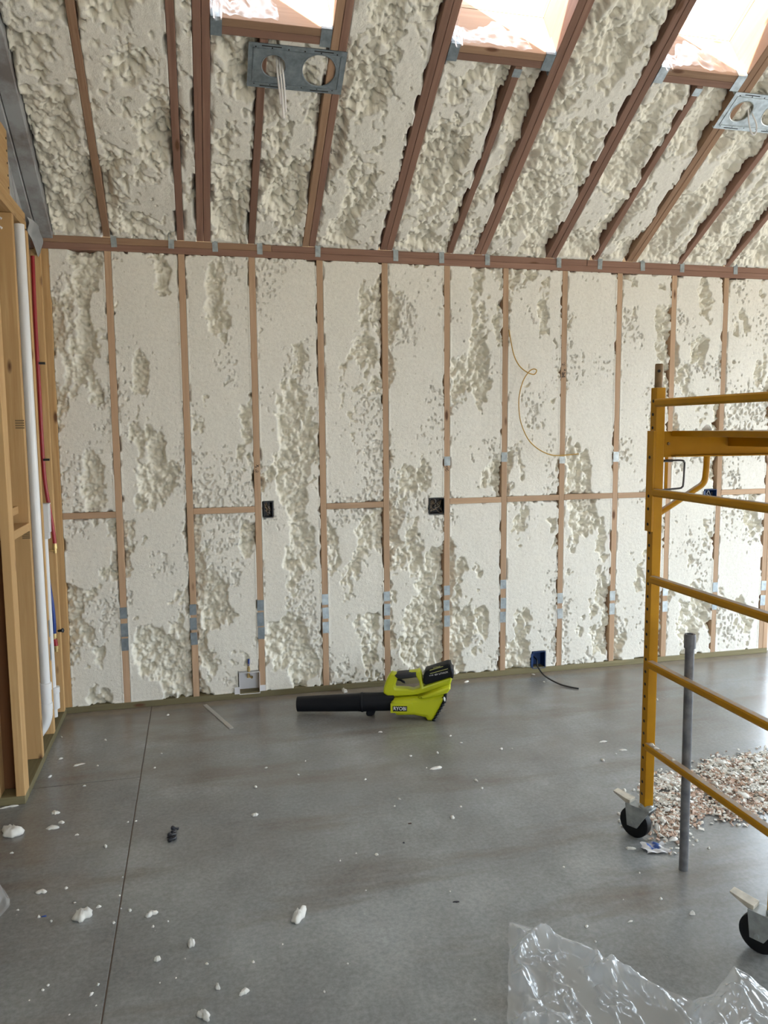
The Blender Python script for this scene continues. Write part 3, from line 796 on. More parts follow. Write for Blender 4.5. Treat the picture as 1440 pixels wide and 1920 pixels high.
# ==================================================================================== THINGS
def curve_mesh(outer, holes, thick, bevel=0.0):
    """flat outline (with holes) extruded to a thickness, edges rounded; lies in local XY, centred on z=0"""
    cu = bpy.data.curves.new('tmp', 'CURVE'); cu.dimensions = '2D'; cu.fill_mode = 'BOTH'
    cu.extrude = max(thick/2-bevel, 0); cu.bevel_depth = bevel; cu.bevel_resolution = 2
    cu.offset = -bevel
    for lp in [outer]+list(holes):
        sp = cu.splines.new('POLY'); sp.points.add(len(lp)-1); sp.use_cyclic_u = True
        for q, (a, b) in zip(sp.points, lp): q.co = (a, b, 0, 1)
    return from_curve(cu)
def from_curve(cu):
    o = bpy.data.objects.new('tmp', cu); COL.objects.link(o)
    dg = bpy.context.evaluated_depsgraph_get(); dg.update()
    me = bpy.data.meshes.new_from_object(o.evaluated_get(dg))
    bpy.data.objects.remove(o, do_unlink=True); bpy.data.curves.remove(cu)
    me.materials.clear(); return me
def text_mesh(txt, size, ext=0.0004, shear=0.0, bold=0.0):
    cu = bpy.data.curves.new('tmp', 'FONT'); cu.body = txt; cu.size = size; cu.extrude = ext; cu.align_x = 'CENTER'; cu.align_y = 'CENTER'
    cu.shear = shear; cu.offset = bold
    return from_curve(cu)
def circle(cx, cy, r, n=36, ry=None): return [(cx+r*math.cos(2*math.pi*k/n), cy+(ry or r)*math.sin(2*math.pi*k/n)) for k in range(n)]
def frame_mat(o, x, y):
    x = Vector(x).normalized(); y = Vector(y).normalized(); z = x.cross(y)
    return Matrix(((x.x, y.x, z.x, o[0]), (x.y, y.y, z.y, o[1]), (x.z, y.z, z.z, o[2]), (0, 0, 0, 1)))

# ------------------------------------------------------------------ rolling scaffold
PX, PY1, PY2, PXE = 2.185, -2.120, -2.850, 3.985
sc = empty('rolling_scaffold', (PX+0.9, (PY1+PY2)/2, 0), 'orange-yellow steel rolling scaffold with ladder rungs standing by foam shavings', 'scaffold')
H2 = 0.0195
RUNGS = (0.408, 0.745, 1.085, 1.425, 1.768)
def caster(x, y, ang):
    """swivel caster under a post; ang = direction the wheel face looks to"""
    fx = Vector((math.cos(ang), math.sin(ang), 0)); rd = Vector((-fx.y, fx.x, 0)); rd = rd if rd.y > 0 else -rd
    c = Vector((x, y, 0.0))+rd*0.045; c.z = 0.0635
    ct = MB(); ct.lathe(c-fx*0.019, fx, [(0, 0.040), (0, 0.056), (0.004, 0.0625), (0.012, 0.0635), (0.026, 0.0635), (0.034, 0.0625), (0.038, 0.056), (0.038, 0.040)], 36)
    wh = ct.build('caster_wheel', RUBBER, sc, smooth=True)
    hb = MB(); hb.lathe(c-fx*0.015, fx, [(0, 0.012), (0, 0.046), (0.030, 0.046), (0.030, 0.012)], 28); hb.build('hub', HUBBROWN, wh, smooth=True)
    fk = MB()
    for sgn in (-1, 1):
        o = fx*(0.027*sgn); t = fx*0.0035
        pts = [c+rd*0.022+Vector((0, 0, -0.014)), c-rd*0.022+Vector((0, 0, -0.014)), c-rd*0.075+Vector((0, 0, 0.074)), c+rd*0.032+Vector((0, 0, 0.074))]
        fk.ring([[p+o-t for p in pts], [p+o+t for p in pts]])
    top = [c+rd*0.032+fx*s_*0.0305 for s_ in (-1, 1)]+[c-rd*0.075+fx*s_*0.0305 for s_ in (1, -1)]
    fk.ring([[p+Vector((0, 0, 0.071)) for p in top], [p+Vector((0, 0, 0.078)) for p in top]])
    fk.lathe(Vector((x, y, 0.134)), (0, 0, 1), [(0, 0.027), (0.008, 0.029), (0.016, 0.029), (0.022, 0.022)], 20)
    fk.lathe(c-fx*0.034, fx, [(0, 0.006), (0, 0.009), (0.068, 0.009), (0.068, 0.006)], 10)
    fork = fk.build('caster_fork', FORK, sc, bevel=0.0015)
    lv = MB(); base = c+rd*0.036+Vector((0, 0, 0.075)); tip = c+rd*0.096+Vector((0, 0, 0.098))
    lv.ring([[base-fx*0.022-rd*0.02, base+fx*0.022-rd*0.02, base+fx*0.022-rd*0.02+Vector((0, 0, 0.016)), base-fx*0.022-rd*0.02+Vector((0, 0, 0.016))],
             [base-fx*0.022, base+fx*0.022, base+fx*0.022+Vector((0, 0, 0.018)), base-fx*0.022+Vector((0, 0, 0.018))],
             [tip-fx*0.018, tip+fx*0.018, tip+fx*0.018+Vector((0, 0, 0.006)), tip-fx*0.018+Vector((0, 0, 0.006))]])
    lv.build('brake_lever', LEVER, sc, bevel=0.002)
_hm = MB(); _hm.lathe((0, 0, 0), (-1, 0, 0), [(0, 0.0062), (0.0016, 0.0062)], 12)
_h0 = _hm.build('hole', BLACKHOLE); HOLE_MESH = _h0.data; bpy.data.objects.remove(_h0)
def pin_hole(p_, sgn, parent):
    link('hole', HOLE_MESH, None, parent, False, Matrix.Translation(p_)@Matrix.Diagonal((sgn, 1, 1, 1)))
for xe, sgn in ((PX, 1), (PXE, -1)):
    for y in (PY1, PY2):
        pm = MB(); pm.box((xe-H2, y-H2, 0.150), (xe+H2, y+H2, 1.826))
        post = pm.build('post', ORANGE, sc, bevel=0.003)
        z = 0.20
        while z < 1.80:
            if not (1.27 < z < 1.655): pin_hole((xe-sgn*(H2-0.001), y+0.002, z), sgn, post)
            z += 0.0508
        pn = MB(); pn.lathe((xe, y, 1.80), (0, 0, 1), [(0, 0.0152), (0.112, 0.0152), (0.116, 0.0135)], 22)
        pin = pn.build('coupling_pin', RUSTPIN, post, smooth=True)
        hp = MB(); hp.lathe((xe-sgn*0.008, y-0.0125, 1.888), (-sgn*0.55, -0.83, 0), [(0, 0.0058), (0.0022, 0.0058)], 12); hp.build('hole', BLACKHOLE, post)
        caster(xe, y, R(208) if xe == PX else R(160))
    for z in RUNGS:
        rm = MB(); r_ = 0.0155
        pr = [(-r_, -0.008), (-r_*0.6, -r_), (r_*0.6, -r_), (r_, -0.008), (r_, 0.008), (r_*0.75, r_*0.92), (-r_*0.75, r_*0.92), (-r_, 0.008)]
        rm.ring([[Vector((xe-sgn*0.014+a, y, z+b)) for a, b in pr] for y in (PY2+H2, PY1-H2)])
        rm.build('rung', ORANGE, sc, bevel=0.0012)
# platform: two side rails with end brackets, deck, braces
for y, sy in ((PY1, -1), (PY2, 1)):
    rl = MB(); yb_ = y+sy*0.004
    rl.box((PX+H2+0.001, yb_-0.003, 1.560), (PXE-H2-0.001, yb_+0.003, 1.660))
    rl.box((PX+H2+0.04, min(yb_, yb_+sy*0.03), 1.561), (PXE-H2-0.04, max(yb_, yb_+sy*0.03), 1.566))
    rail = rl.build('side_rail', ORANGE, sc, bevel=0.0015)
    for xb in (PX+0.045, PXE-0.045):
        bo = MB(); bo.lathe((xb, yb_-0.008, 1.612), (0, 1, 0), [(0, 0.005), (0.006, 0.007), (0.016, 0.007)], 8); bo.build('bolt', RUSTPIN, rail)
    for xe, sgn in ((PX, 1), (PXE, -1)):
        bk = MB()
        bk.box((min(xe-sgn*(H2+0.009), xe-sgn*(H2+0.001)), y-H2-0.002, 1.272), (max(xe-sgn*(H2+0.009), xe-sgn*(H2+0.001)), y+H2+0.004, 1.662))
        bk.box((xe-0.026, y+H2+0.001, 1.272), (xe+0.030, y+H2+0.006, 1.662))
        brk = bk.build('sleeve_bracket', ORANGE, sc, bevel=0.002)
        for z in (1.30, 1.36, 1.41, 1.56): pin_hole((xe-sgn*(H2+0.0082), y+0.002, z), sgn, brk)
        br = MB(); yy = y+0.012
        br.tube(smooth_path([(xe+sgn*0.232, yy, 1.562), (xe+sgn*0.230, yy, 1.50), (xe+sgn*0.220, yy, 1.455), (xe+sgn*0.17, yy, 1.422), (xe+sgn*0.022, yy, 1.338)], 7), 0.0125, 12)
        br.build('brace', ORANGE, sc, smooth=True)
        b2 = MB(); b2.box((xe+sgn*0.074-0.006, yy+0.03, 1.43), (xe+sgn*0.074+0.006, yy+0.036, 1.561)); b2.build('brace_bar', ORANGE, sc, bevel=0.001)
        lp = MB(); q = y-0.012
        lp.tube(smooth_path([(xe+sgn*0.022, q, 1.546), (xe+sgn*0.10, q, 1.547), (xe+sgn*0.113, q, 1.540), (xe+sgn*0.116, q, 1.53), (xe+sgn*0.113, q, 1.455), (xe+sgn*0.108, q, 1.443), (xe+sgn*0.095, q, 1.438), (xe+sgn*0.022, q, 1.434)], 4), 0.0038, 8)
        lp.tube([(xe+sgn*0.020, q, 1.546), (xe+sgn*0.062, q, 1.5465)], 0.0055, 8)
        lp.build('locking_pin', STEEL_D, sc, smooth=True)
dk = MB(); dk.box((PX+0.055, PY2+0.012, 1.640), (PXE-0.055, PY1-0.012, 1.6615))
deck = dk.build('deck', ORANGE, sc, bevel=0.002)
for i in range(4):
    x = PX+0.30+0.40*i; jb = MB(); jb.box((x, PY2+0.02, 1.60), (x+0.03, PY1-0.02, 1.639)); jb.build('deck_joist', ORANGE, sc, bevel=0.001)

# ------------------------------------------------------------------ grey conduit standing out of the slab
cp = empty('conduit_pipe', (2.207, -2.345, 0), 'capped grey plastic conduit standing upright out of the concrete floor', 'pipe')
mb = MB(); mb.tube([(2.207, -2.345, -0.02), (2.2005, -2.345, 0.89)], 0.0168, 20); mb.build('tube', GREYPIPE, cp, smooth=True)
mb = MB(); mb.lathe((2.2007, -2.345, 0.866), (-0.008, 0, 1), [(0, 0.0172), (0, 0.0208), (0.045, 0.0213), (0.052, 0.019), (0.052, 0.012), (0.048, 0.011)], 22); mb.build('cap', GREYPIPE, cp, smooth=True)

# ------------------------------------------------------------------ leaf blower
BF = Vector((1.411, -0.476, 0)); BE = (Vector((1.74, -0.590, 0))-BF).normalized(); BN = Vector((BE.y, -BE.x, 0))   # along, towards viewer
def bpl(px, py, off=0.0):
    P = on_plane(px, py, BN, BN.dot(BF)+off); d = Vector(P)-BF
    return d.dot(BE), P[2]
def bz(zx, zy, off=0.0): return bpl(700+zx/8.47, 1220+zy/8.47, off)
bl = empty('leaf_blower', tuple(BF), 'lime-yellow and black cordless leaf blower lying on the floor by the wall', 'leaf blower')
BM = frame_mat(BF, BE, (0, 0, 1))       # local z = BE x Z = towards viewer
def bpiece(name, pts, thick, bev, m, parent=bl, holes=(), off=0.0, refoff=0.0):
    me = curve_mesh([bz(*p, refoff) for p in pts], [[bz(*p, refoff) for p in h] for h in holes], thick, bev)
    return link(name, me, m, parent, False, BM@Matrix.Translation((0, 0, off)))
zlow = 0.0
body = bpiece('housing', [(295, 762), (352, 715), (700, 690), (830, 690), (1120, 622), (1178, 612), (1150, 690), (1045, 880), (962, 1030), (935, 1050), (862, 1046), (835, 1000), (650, 962), (380, 968), (352, 930), (295, 920)], 0.15, 0.022, YELLOW)
bpiece('label_panel', [(292, 765), (635, 765), (632, 905), (560, 912), (292, 912)], 0.006, 0.001, YELLOW, body, off=0.0765)
bpiece('vent_ridge', [(720, 665), (1210, 505), (1228, 540), (1180, 605), (840, 695), (760, 690)], 0.168, 0.012, YELLOW)
handle = bpiece('handle', [(165, 640), (172, 565), (215, 440), (240, 395), (290, 332), (332, 345), (380, 345), (600, 318), (690, 305), (735, 288), (768, 335), (790, 470), (800, 548), (1238, 398), (1252, 425), (1228, 510), (800, 668), (600, 690), (330, 705), (240, 700), (180, 660)],
                0.062, 0.010, YELLOW, holes=[[(350, 545), (385, 432), (430, 428), (690, 400), (732, 470), (745, 560), (640, 602), (560, 585), (362, 578)]])
bpiece('grip', [(328, 358), (400, 338), (692, 310), (700, 398), (560, 420), (425, 436), (385, 425), (345, 392)], 0.068, 0.012, GREYGRIP, handle)
bpiece('trigger', [(378, 448), (440, 455), (495, 485), (508, 515), (470, 505), (430, 478), (380, 468)], 0.018, 0.003, GREYPL, handle)
bat = bpiece('battery', [(792, 430), (805, 350), (835, 285), (1190, 172), (1225, 190), (1235, 235), (1275, 265), (1278, 375), (1265, 412), (1225, 388), (835, 505), (800, 485)], 0.095, 0.010, GREYPL)
bpiece('battery_stripe', [(905, 320), (1185, 242), (1187, 250), (907, 330)], 0.0008, 0, YELLINK, bat, off=0.0477)
bpiece('battery_stripe', [(900, 268), (1110, 205), (1112, 214), (902, 278)], 0.0008, 0, YELLINK, bat, off=0.0477)
bpiece('battery_clip', [(1190, 190), (1225, 180), (1262, 300), (1268, 400), (1235, 395)], 0.108, 0.006, GREYPL, bat)
bpiece('intake_guard', [(1122, 618), (1172, 616), (1168, 705), (1110, 820), (972, 1052), (928, 1056), (965, 1010), (1045, 870), (1105, 735)], 0.152, 0.008, GREYPL)
for i in range(7):
    t = i/6; a = (1125-165*t, 725+280*t)
    bpiece('guard_rib', [a, (a[0]+38, a[1]+20), (a[0]+30, a[1]+36), (a[0]-8, a[1]+16)], 0.160, 0.002, GREYGRIP)
# nozzle tube
tl, tr_ = bpl(558, 1320), bpl(740, 1314.5)
pl = BM@Vector((tl[0], tl[1], 0)); pr_ = BM@Vector((tr_[0], tr_[1], 0)); ln = (pr_-pl).length
mb = MB(); mb.lathe(pl, pr_-pl, [(0.035, 0.036), (0.0, 0.041), (0.0, 0.044), (0.03, 0.0455), (ln*0.62, 0.0525), (ln*0.66, 0.055), (ln*0.70, 0.055), (ln*0.72, 0.0535), (ln, 0.055)], 32)
noz = mb.build('nozzle', GREYPL, bl, smooth=True)
mb = MB(); mb.lathe(pl+(pr_-pl)*0.655, pr_-pl, [(0, 0.055), (0.004, 0.058), (0.012, 0.058), (0.016, 0.055)], 32); mb.build('locking_ring', GREYPL, noz, smooth=True)
bpiece('foot', [(-100+0, 900), (60, 900), (20, 985), (-10, 1015), (-85, 1015), (-110, 985)], 0.05, 0.006, GREYPL, noz)
# lettering
bpiece('badge', [(325, 805), (552, 805), (548, 885), (330, 885)], 0.002, 0.0, GREYPL, body, off=0.0800)
c0 = bz(438, 845); c1 = bz(340, 845); wd = 2*abs(c0[0]-c1[0])
me = text_mesh('RYOBI', 0.024, 0.0005, bold=0.0004)
xs_ = [v_.co.x for v_ in me.vertices]; sc_ = wd/(max(xs_)-min(xs_))
link('badge_lettering', me, WHITEINK, body, False, BM@Matrix.Translation((c0[0], c0[1], 0.0815))@Matrix.Diagonal((sc_, sc_*1.05, 1, 1)))
for txt, cx, cy, width, m in (('RYOBI', 925, 352, 62, WHITEINK), ('40V LITHIUM', 1080, 322, 215, WHITEINK), ('LITHIUM', 1010, 222, 110, YELLINK)):
    c0 = bz(cx, cy); c1 = bz(cx-width/2, cy); me = text_mesh(txt, 0.012, 0.0003)
    xs_ = [v_.co.x for v_ in me.vertices]; k = 2*abs(c0[0]-c1[0])/(max(xs_)-min(xs_))
    link('battery_lettering', me, m, bat, False, BM@Matrix.Translation((c0[0], c0[1], 0.0482))@Matrix.Rotation(R(14), 4, 'Z')@Matrix.Diagonal((k, k, 1, 1)))

# ------------------------------------------------------------------ electrical and plumbing boxes in the wall
def open_box(name, rect, depth, m, label, cat, group=None, front=-0.002, th=0.003):
    x0, x1, z0, z1 = rect; o = empty(name, ((x0+x1)/2, 0, z0), label, cat, group); mb = MB()
    mb.box((x0, depth-th, z0), (x1, depth, z1))
    mb.box((x0, front, z0), (x0+th, depth-th, z1)); mb.box((x1-th, front, z0), (x1, depth-th, z1))
    mb.box((x0+th, front, z0), (x1-th, depth-th, z0+th)); mb.box((x0+th, front, z1-th), (x1-th, depth-th, z1))
    mb.build('box', m, o); return o
def wires(parent, rect, n, m, seed):
    rn = random.Random(seed); x0, x1, z0, z1 = rect
    for i in range(n):
        pts = [(rn.uniform(x0+.01, x1-.01), 0.07, z1-0.006)]
        for j in range(5): pts.append((rn.uniform(x0+.008, x1-.008), rn.uniform(0.012, 0.05), rn.uniform(z0+.01, z1-.012)))
        mb = MB(); mb.tube(smooth_path(pts, 6), 0.0014, 6); mb.build('wire', m if i % 3 else CABLEWHT if i % 2 else BOXBLACK, parent, smooth=True)
b1 = open_box('electrical_box', BOX1, 0.075, BOXBLACK, 'narrow black electrical box with wires beside a stud', 'electrical box'); wires(b1, BOX1, 5, WIREGRN, 1)
b2 = open_box('electrical_box', BOX2, 0.075, BOXBLACK, 'square black two-gang electrical box filled with coiled wires', 'electrical box'); wires(b2, BOX2, 8, WIREGRN, 2)
b3 = open_box('electrical_box', BOX3, 0.075, BOXBLUE, 'blue electrical box near the floor with a black cable hanging out', 'electrical box')
b4 = open_box('electrical_box', BOX4, 0.075, BOXBLUE, 'blue electrical box in the wall seen past the scaffold brace', 'electrical box'); wires(b4, BOX4, 4, WIREGRN, 4)
for b_, rc in ((b3, BOX3), (b4, BOX4)):
    mb = MB(); mb.box((rc[0]-0.012, -0.003, rc[2]+0.01), (rc[0], 0.001, rc[3]-0.01)); mb.build('mounting_tab', BOXBLUE, b_)
bw = open_box('outlet_box', BOXW, 0.075, WHITEPL, 'white recessed water outlet box with a brass valve above the bottom plate', 'outlet box', front=-0.006)
xw0, xw1, zw0, zw1 = BOXW; xcw = xw0+0.47*(xw1-xw0)
mb = MB(); mb.box((xw0-0.03, -0.004, zw0+0.004), (xw0, 0.0, zw0+0.05)); mb.build('mounting_tab', WHITEPL, bw, bevel=0.001)
mb = MB(); mb.box((xw1, -0.004, zw0+0.012), (xw1+0.034, 0.0, zw0+0.05)); mb.build('mounting_tab', WHITEPL, bw, bevel=0.001)
mb = MB(); mb.lathe((xcw, 0.035, zw1-0.045), (0, 0, 1), [(0, 0.006), (0, 0.010), (0.02, 0.010), (0.022, 0.007), (0.042, 0.007)], 12)
mb.lathe((xcw, 0.035, zw1-0.038), (0.7, -0.7, 0), [(0, 0.006), (0.02, 0.006), (0.022, 0.009), (0.03, 0.009)], 10); mb.build('valve', BRASS, bw, smooth=True)
mb = MB(); mb.lathe((xcw, -0.004, zw1+0.006), (0, 0, 1), [(0, 0.009), (0.025, 0.009), (0.026, 0.006), (0.05, 0.006)], 10); mb.build('fitting', BRASS, bw, smooth=True)
mb = MB(); mb.tube([(xcw, -0.004, zw1+0.045), (xcw+0.002, 0.0, zw1+0.085)], 0.0065, 10); mb.build('supply_stub', BLUEPEX, bw, smooth=True)

# black cable out of the blue box, curling on to the floor
def onf(px, py, z=0.006): return tuple(atZ(px, py, z))
x0, x1, z0, z1 = BOX3
c = MB(); c.tube(smooth_path([(x0+0.035, 0.06, z1-0.05), (x0+0.035, 0.01, z0+0.055), tuple(atY(1008, 1249, -0.02)), tuple(atY(1017, 1263, -0.08)), tuple(atZ(1030, 1273, 0.02)), onf(1050, 1283, 0.009), onf(1068, 1288), onf(1085, 1291)], 7), 0.0052, 10)
tag(c.build('cable', CABLEBLK, None, smooth=True), 'short black cable running from the blue box onto the floor', 'cable')
# thin tan wire looping over the foam
pts = [(955, 618), (958, 640), (964, 667), (974, 686), (987, 697), (999, 702), (1004, 700), (1006, 694), (1000, 692), (992, 697), (981, 714), (974, 740), (973, 765), (977, 793), (990, 823), (1008, 841), (1030, 852), (1050, 854), (1085, 851)]
P3 = [tuple(atY(px, py, -0.012-0.022*min(i, 6)/6.0-(0.012 if 6 < i < 9 else 0))) for i, (px, py) in enumerate(pts)]
P3[0] = (P3[0][0], -0.005, P3[0][2])
c = MB(); c.tube(smooth_path(P3, 6), 0.0036, 8)
tag(c.build('thermostat_wire', WIRETAN, None, smooth=True), 'thin tan wire curling in a loop over the wall foam', 'wire')

# ------------------------------------------------------------------ lamp mounting plates under the rafters
def lamp_plate(x0, x1, s0, s1, holes, m, label):
    o = empty('lamp_mounting_plate', tuple(roof((x0+x1)/2, (s0+s1)/2, 0)), label, 'mounting plate', 'lamp mounting plates')
    me = curve_mesh([(x0, s0), (x1, s0), (x1, s1), (x0, s1)], [circle(*h) for h in holes], 0.002)
    fm = frame_mat(roof(0, 0, -0.004), (1, 0, 0), (0, -CS, SN))
    pl_ = link('plate', me, m, o, False, fm)
    mb = MB(); r_ = 0.022
    def bar(xa, xb, sa, sb, da, db): mb.ring([[roof(xa, sa, d), roof(xb, sa, d), roof(xb, sb, d), roof(xa, sb, d)] for d in (da, db)])
    for xa, xb, sa, sb in ((x0+r_, x1-r_, s0+r_, s0+r_+.004), (x0+r_, x1-r_, s1-r_-.004, s1-r_), (x0+r_, x0+r_+.004, s0+r_, s1-r_), (x1-r_-.004, x1-r_, s0+r_, s1-r_)):
        bar(xa, xb, sa, sb, -0.008, -0.0045)
    bar(x0, x1, s0, s0+0.003, -0.004, 0.012); bar(x0, x1, s1-0.003, s1, -0.004, 0.0)
    mb.build('rim', m, o)
    for xa in (x0+0.06, x0+0.30):
        for sa in (s0+0.008, s1-0.012):
            mb = MB(); bar(xa, xa+0.09, sa, sa+0.004, -0.0058, -0.0048); mb.build('slot', BLACKHOLE, o)
    for q in range(6):
        for sa in (s0+0.016, s1-0.020):
            mb = MB(); bar(x0+0.03+q*0.075, x0+0.036+q*0.075, sa, sa+0.006, -0.0058, -0.0048); mb.build('nail_hole', BLACKHOLE, o)
    for h in holes:
        mb = MB(); n = 30; fm2 = frame_mat(roof(0, 0, -0.005), (1, 0, 0), (0, -CS, SN))
        mb.ring([[fm2@Vector((h[0]+rr*math.cos(2*math.pi*k/n), h[1]+rr*math.sin(2*math.pi*k/n), dz)) for k in range(n)] for rr, dz in ((h[2], 0), (h[2]+.004, .002), (h[2]+.005, 0))], cap=False, closed=True)
        mb.build('hole_rim', m, o)
    return o
def hole(px, py, rpx):
    a = atC(px, py); b = atC(px+rpx, py); return (a[0], a[1], abs(b[0]-a[0]))
h1 = hole(513, 123, 22); h2_ = hole(598, 131.5, 31)
lamp_plate(0.745, 1.199, 1.020, 1.237, [h1, h2_], GALV_D, 'dark grey steel lamp plate with two round holes and hanging white cables')
h3 = hole(1390, 208, 19)
lamp_plate(3.276, 3.73, 1.030, 1.248, [h3, (h3[0]+0.21, h3[1]+0.006, 0.072)], GALV_L, 'bright galvanised lamp plate with two round holes and a cable loop')
a = roof(h1[0]+0.02, h1[1]+0.02, 0.07)
for i, (dx, pe, lab) in enumerate(((0, (527, 196), 'shortest'), (0.014, (532, 222), 'longest'), (0.028, (536, 210), 'middle-length'))):
    y = a.y
    e = atY(pe[0], pe[1], y+0.0); m1 = atY(519+5*i, 120, y); m2 = atY(523+5*i, 160, y-0.01)
    c = MB(); c.tube(smooth_path([tuple(a+Vector((dx, 0, 0.02))), tuple(m1), tuple(m2), tuple(e)], 6), 0.0048, 8)
    tag(c.build('cable', CABLEWHT, None, smooth=True), lab+' white cable hanging through a round hole of the dark lamp plate', 'cable', 'cables hanging from the dark lamp plate')
a = roof(h3[0]+0.01, h3[1]+0.02, 0.07); y = a.y-0.02
c = MB(); c.tube(smooth_path([tuple(a)]+[tuple(atY(px, py, y)) for px, py in ((1402, 205), (1404, 228), (1408, 247), (1413, 253), (1418, 247), (1418, 232), (1411, 215))]+[tuple(a+Vector((0.03, 0, 0.0)))], 6), 0.0042, 8)
tag(c.build('cable', CABLEWHT, None, smooth=True), 'white cable loop hanging from the bright lamp plate', 'cable')

# ------------------------------------------------------------------ pipes in the partition
YP = -0.545
dp = empty('drain_pipe', (-0.352, YP, 0.04), 'long white vertical drain pipe with elbow in the stud bay', 'pipe')
mb = MB(); mb.tube([(-0.352, YP, 0.34), (-0.354, YP, 2.69)], 0.0235, 22); mb.build('tube', PVC, dp, smooth=True)
mb = MB(); mb.lathe((-0.353, YP, 0.225), (0, 0, 1), [(0, 0.0245), (0.0, 0.031), (0.035, 0.031), (0.036, 0.028), (0.105, 0.028), (0.106, 0.031), (0.142, 0.031), (0.145, 0.024)], 24)
mb.build('coupling', PVC, dp, smooth=True)
mb = MB(); mb.tube(smooth_path([(-0.353, YP, 0.235), (-0.355, YP, 0.19), (-0.372, YP, 0.14), (-0.40, YP-0.01, 0.10), (-0.43, YP-0.02, 0.045)], 6), [0.029]*25, 22); mb.build('elbow', PVC, dp, smooth=True)
vp = empty('vent_pipe', (-0.372, -0.2, 0.038), 'thin white vent pipe with square valve box behind the drain pipe', 'pipe')
mb = MB(); mb.tube([(-0.378, -0.2, 0.06), (-0.380, -0.2, 1.09)], 0.0165, 18); mb.build('tube', PVC, vp, smooth=True)
mb = MB(); mb.lathe((-0.372, -0.2, 0.11), (0, 0, 1), [(0, 0.025), (0.09, 0.025), (0.092, 0.028), (0.125, 0.028), (0.126, 0.021)], 18); mb.build('coupling', PVC, vp, smooth=True)
mb = MB(); mb.box((-0.40, -0.23, 1.12), (-0.347, -0.17, 1.275)); mb.box((-0.395, -0.225, 1.085), (-0.352, -0.175, 1.12)); mb.box((-0.402, -0.232, 1.275), (-0.345, -0.168, 1.282)); mb.build('valve_box', PVC, vp, bevel=0.002)
YX = -0.15
def W(px, py, y=YX): return tuple(atY(px, py, y))
rp = empty('supply_tube', W(103, 1020), 'dark red water tube running down the corner stud', 'water tube')
mb = MB(); mb.tube(smooth_path([W(61, 480), W(66, 600), W(73, 720), W(82, 880), W(92, 950), W(99, 990), W(103, 1020)], 8), 0.0105, 14); mb.build('tube', REDPEX, rp, smooth=True)
for px, py in ((78, 681), (86, 862)):
    mb = MB(); p = W(px, py, YX-0.01); mb.box((p[0]-0.014, p[1]-0.004, p[2]-0.006), (p[0]+0.018, p[1]+0.014, p[2]+0.006)); mb.build('clip', BOXBLACK, rp)
mb = MB(); p = Vector(W(103, 1022)); mb.lathe(p, (0, 0, -1), [(-0.01, 0.013), (0.02, 0.013), (0.022, 0.009), (0.045, 0.009)], 12); mb.lathe(p+Vector((0, 0, -0.03)), (-1, 0, 0), [(0, 0.006), (0.05, 0.006), (0.051, 0.009), (0.06, 0.009)], 10); mb.build('fitting', BRASS, rp, smooth=True)
bp_ = empty('supply_tube', W(102, 1195), 'blue curved water tube with brass fitting beside the vent pipe', 'water tube')
mb = MB(); mb.tube(smooth_path([W(89, 1078), W(93, 1105), W(98, 1135), W(101, 1165), W(102, 1190)], 8), 0.0115, 14); mb.build('tube', BLUEPEX, bp_, smooth=True)
mb = MB(); p = Vector(W(102, 1190)); mb.lathe(p, (0, 0, -1), [(-0.008, 0.013), (0.02, 0.013), (0.022, 0.009), (0.045, 0.009)], 12); mb.build('fitting', BRASS, bp_, smooth=True)
mb = MB(); q = p+Vector((0.02, 0, 0.02)); mb.lathe(q, (1, -0.3, 0.15), [(0, 0.006), (0.02, 0.009), (0.03, 0.014), (0.036, 0.005)], 10); mb.build('valve_knob', BOXBLACK, bp_, smooth=True)
r2 = empty('supply_stub', W(105, 1215), 'short red water stub with brass end under the blue tube', 'water tube')
mb = MB(); mb.tube([W(103, 1198), W(105.5, 1213)], 0.0115, 12); mb.build('tube', REDPEX, r2, smooth=True)
mb = MB(); p = Vector(W(105.5, 1212)); mb.lathe(p, (0, 0, -1), [(-0.005, 0.013), (0.015, 0.013), (0.016, 0.009), (0.03, 0.009)], 12); mb.build('fitting', BRASS, r2, smooth=True)
# two steel-tipped bolts near the top of the near stud
for i, (px, py) in enumerate(((3, 410), (4, 428))):
    p = Vector(atX(px, py, XP-0.03)); mb = MB(); mb.tube([tuple(p+Vector((-0.05, 0.0, 0.03))), tuple(p)], 0.005, 8)
    tag(mb.build('cable', CABLEWHT, None, smooth=True), ['upper', 'lower'][i]+' white cable end crossing the partition below its top plate', 'cable', 'cables through the partition top')

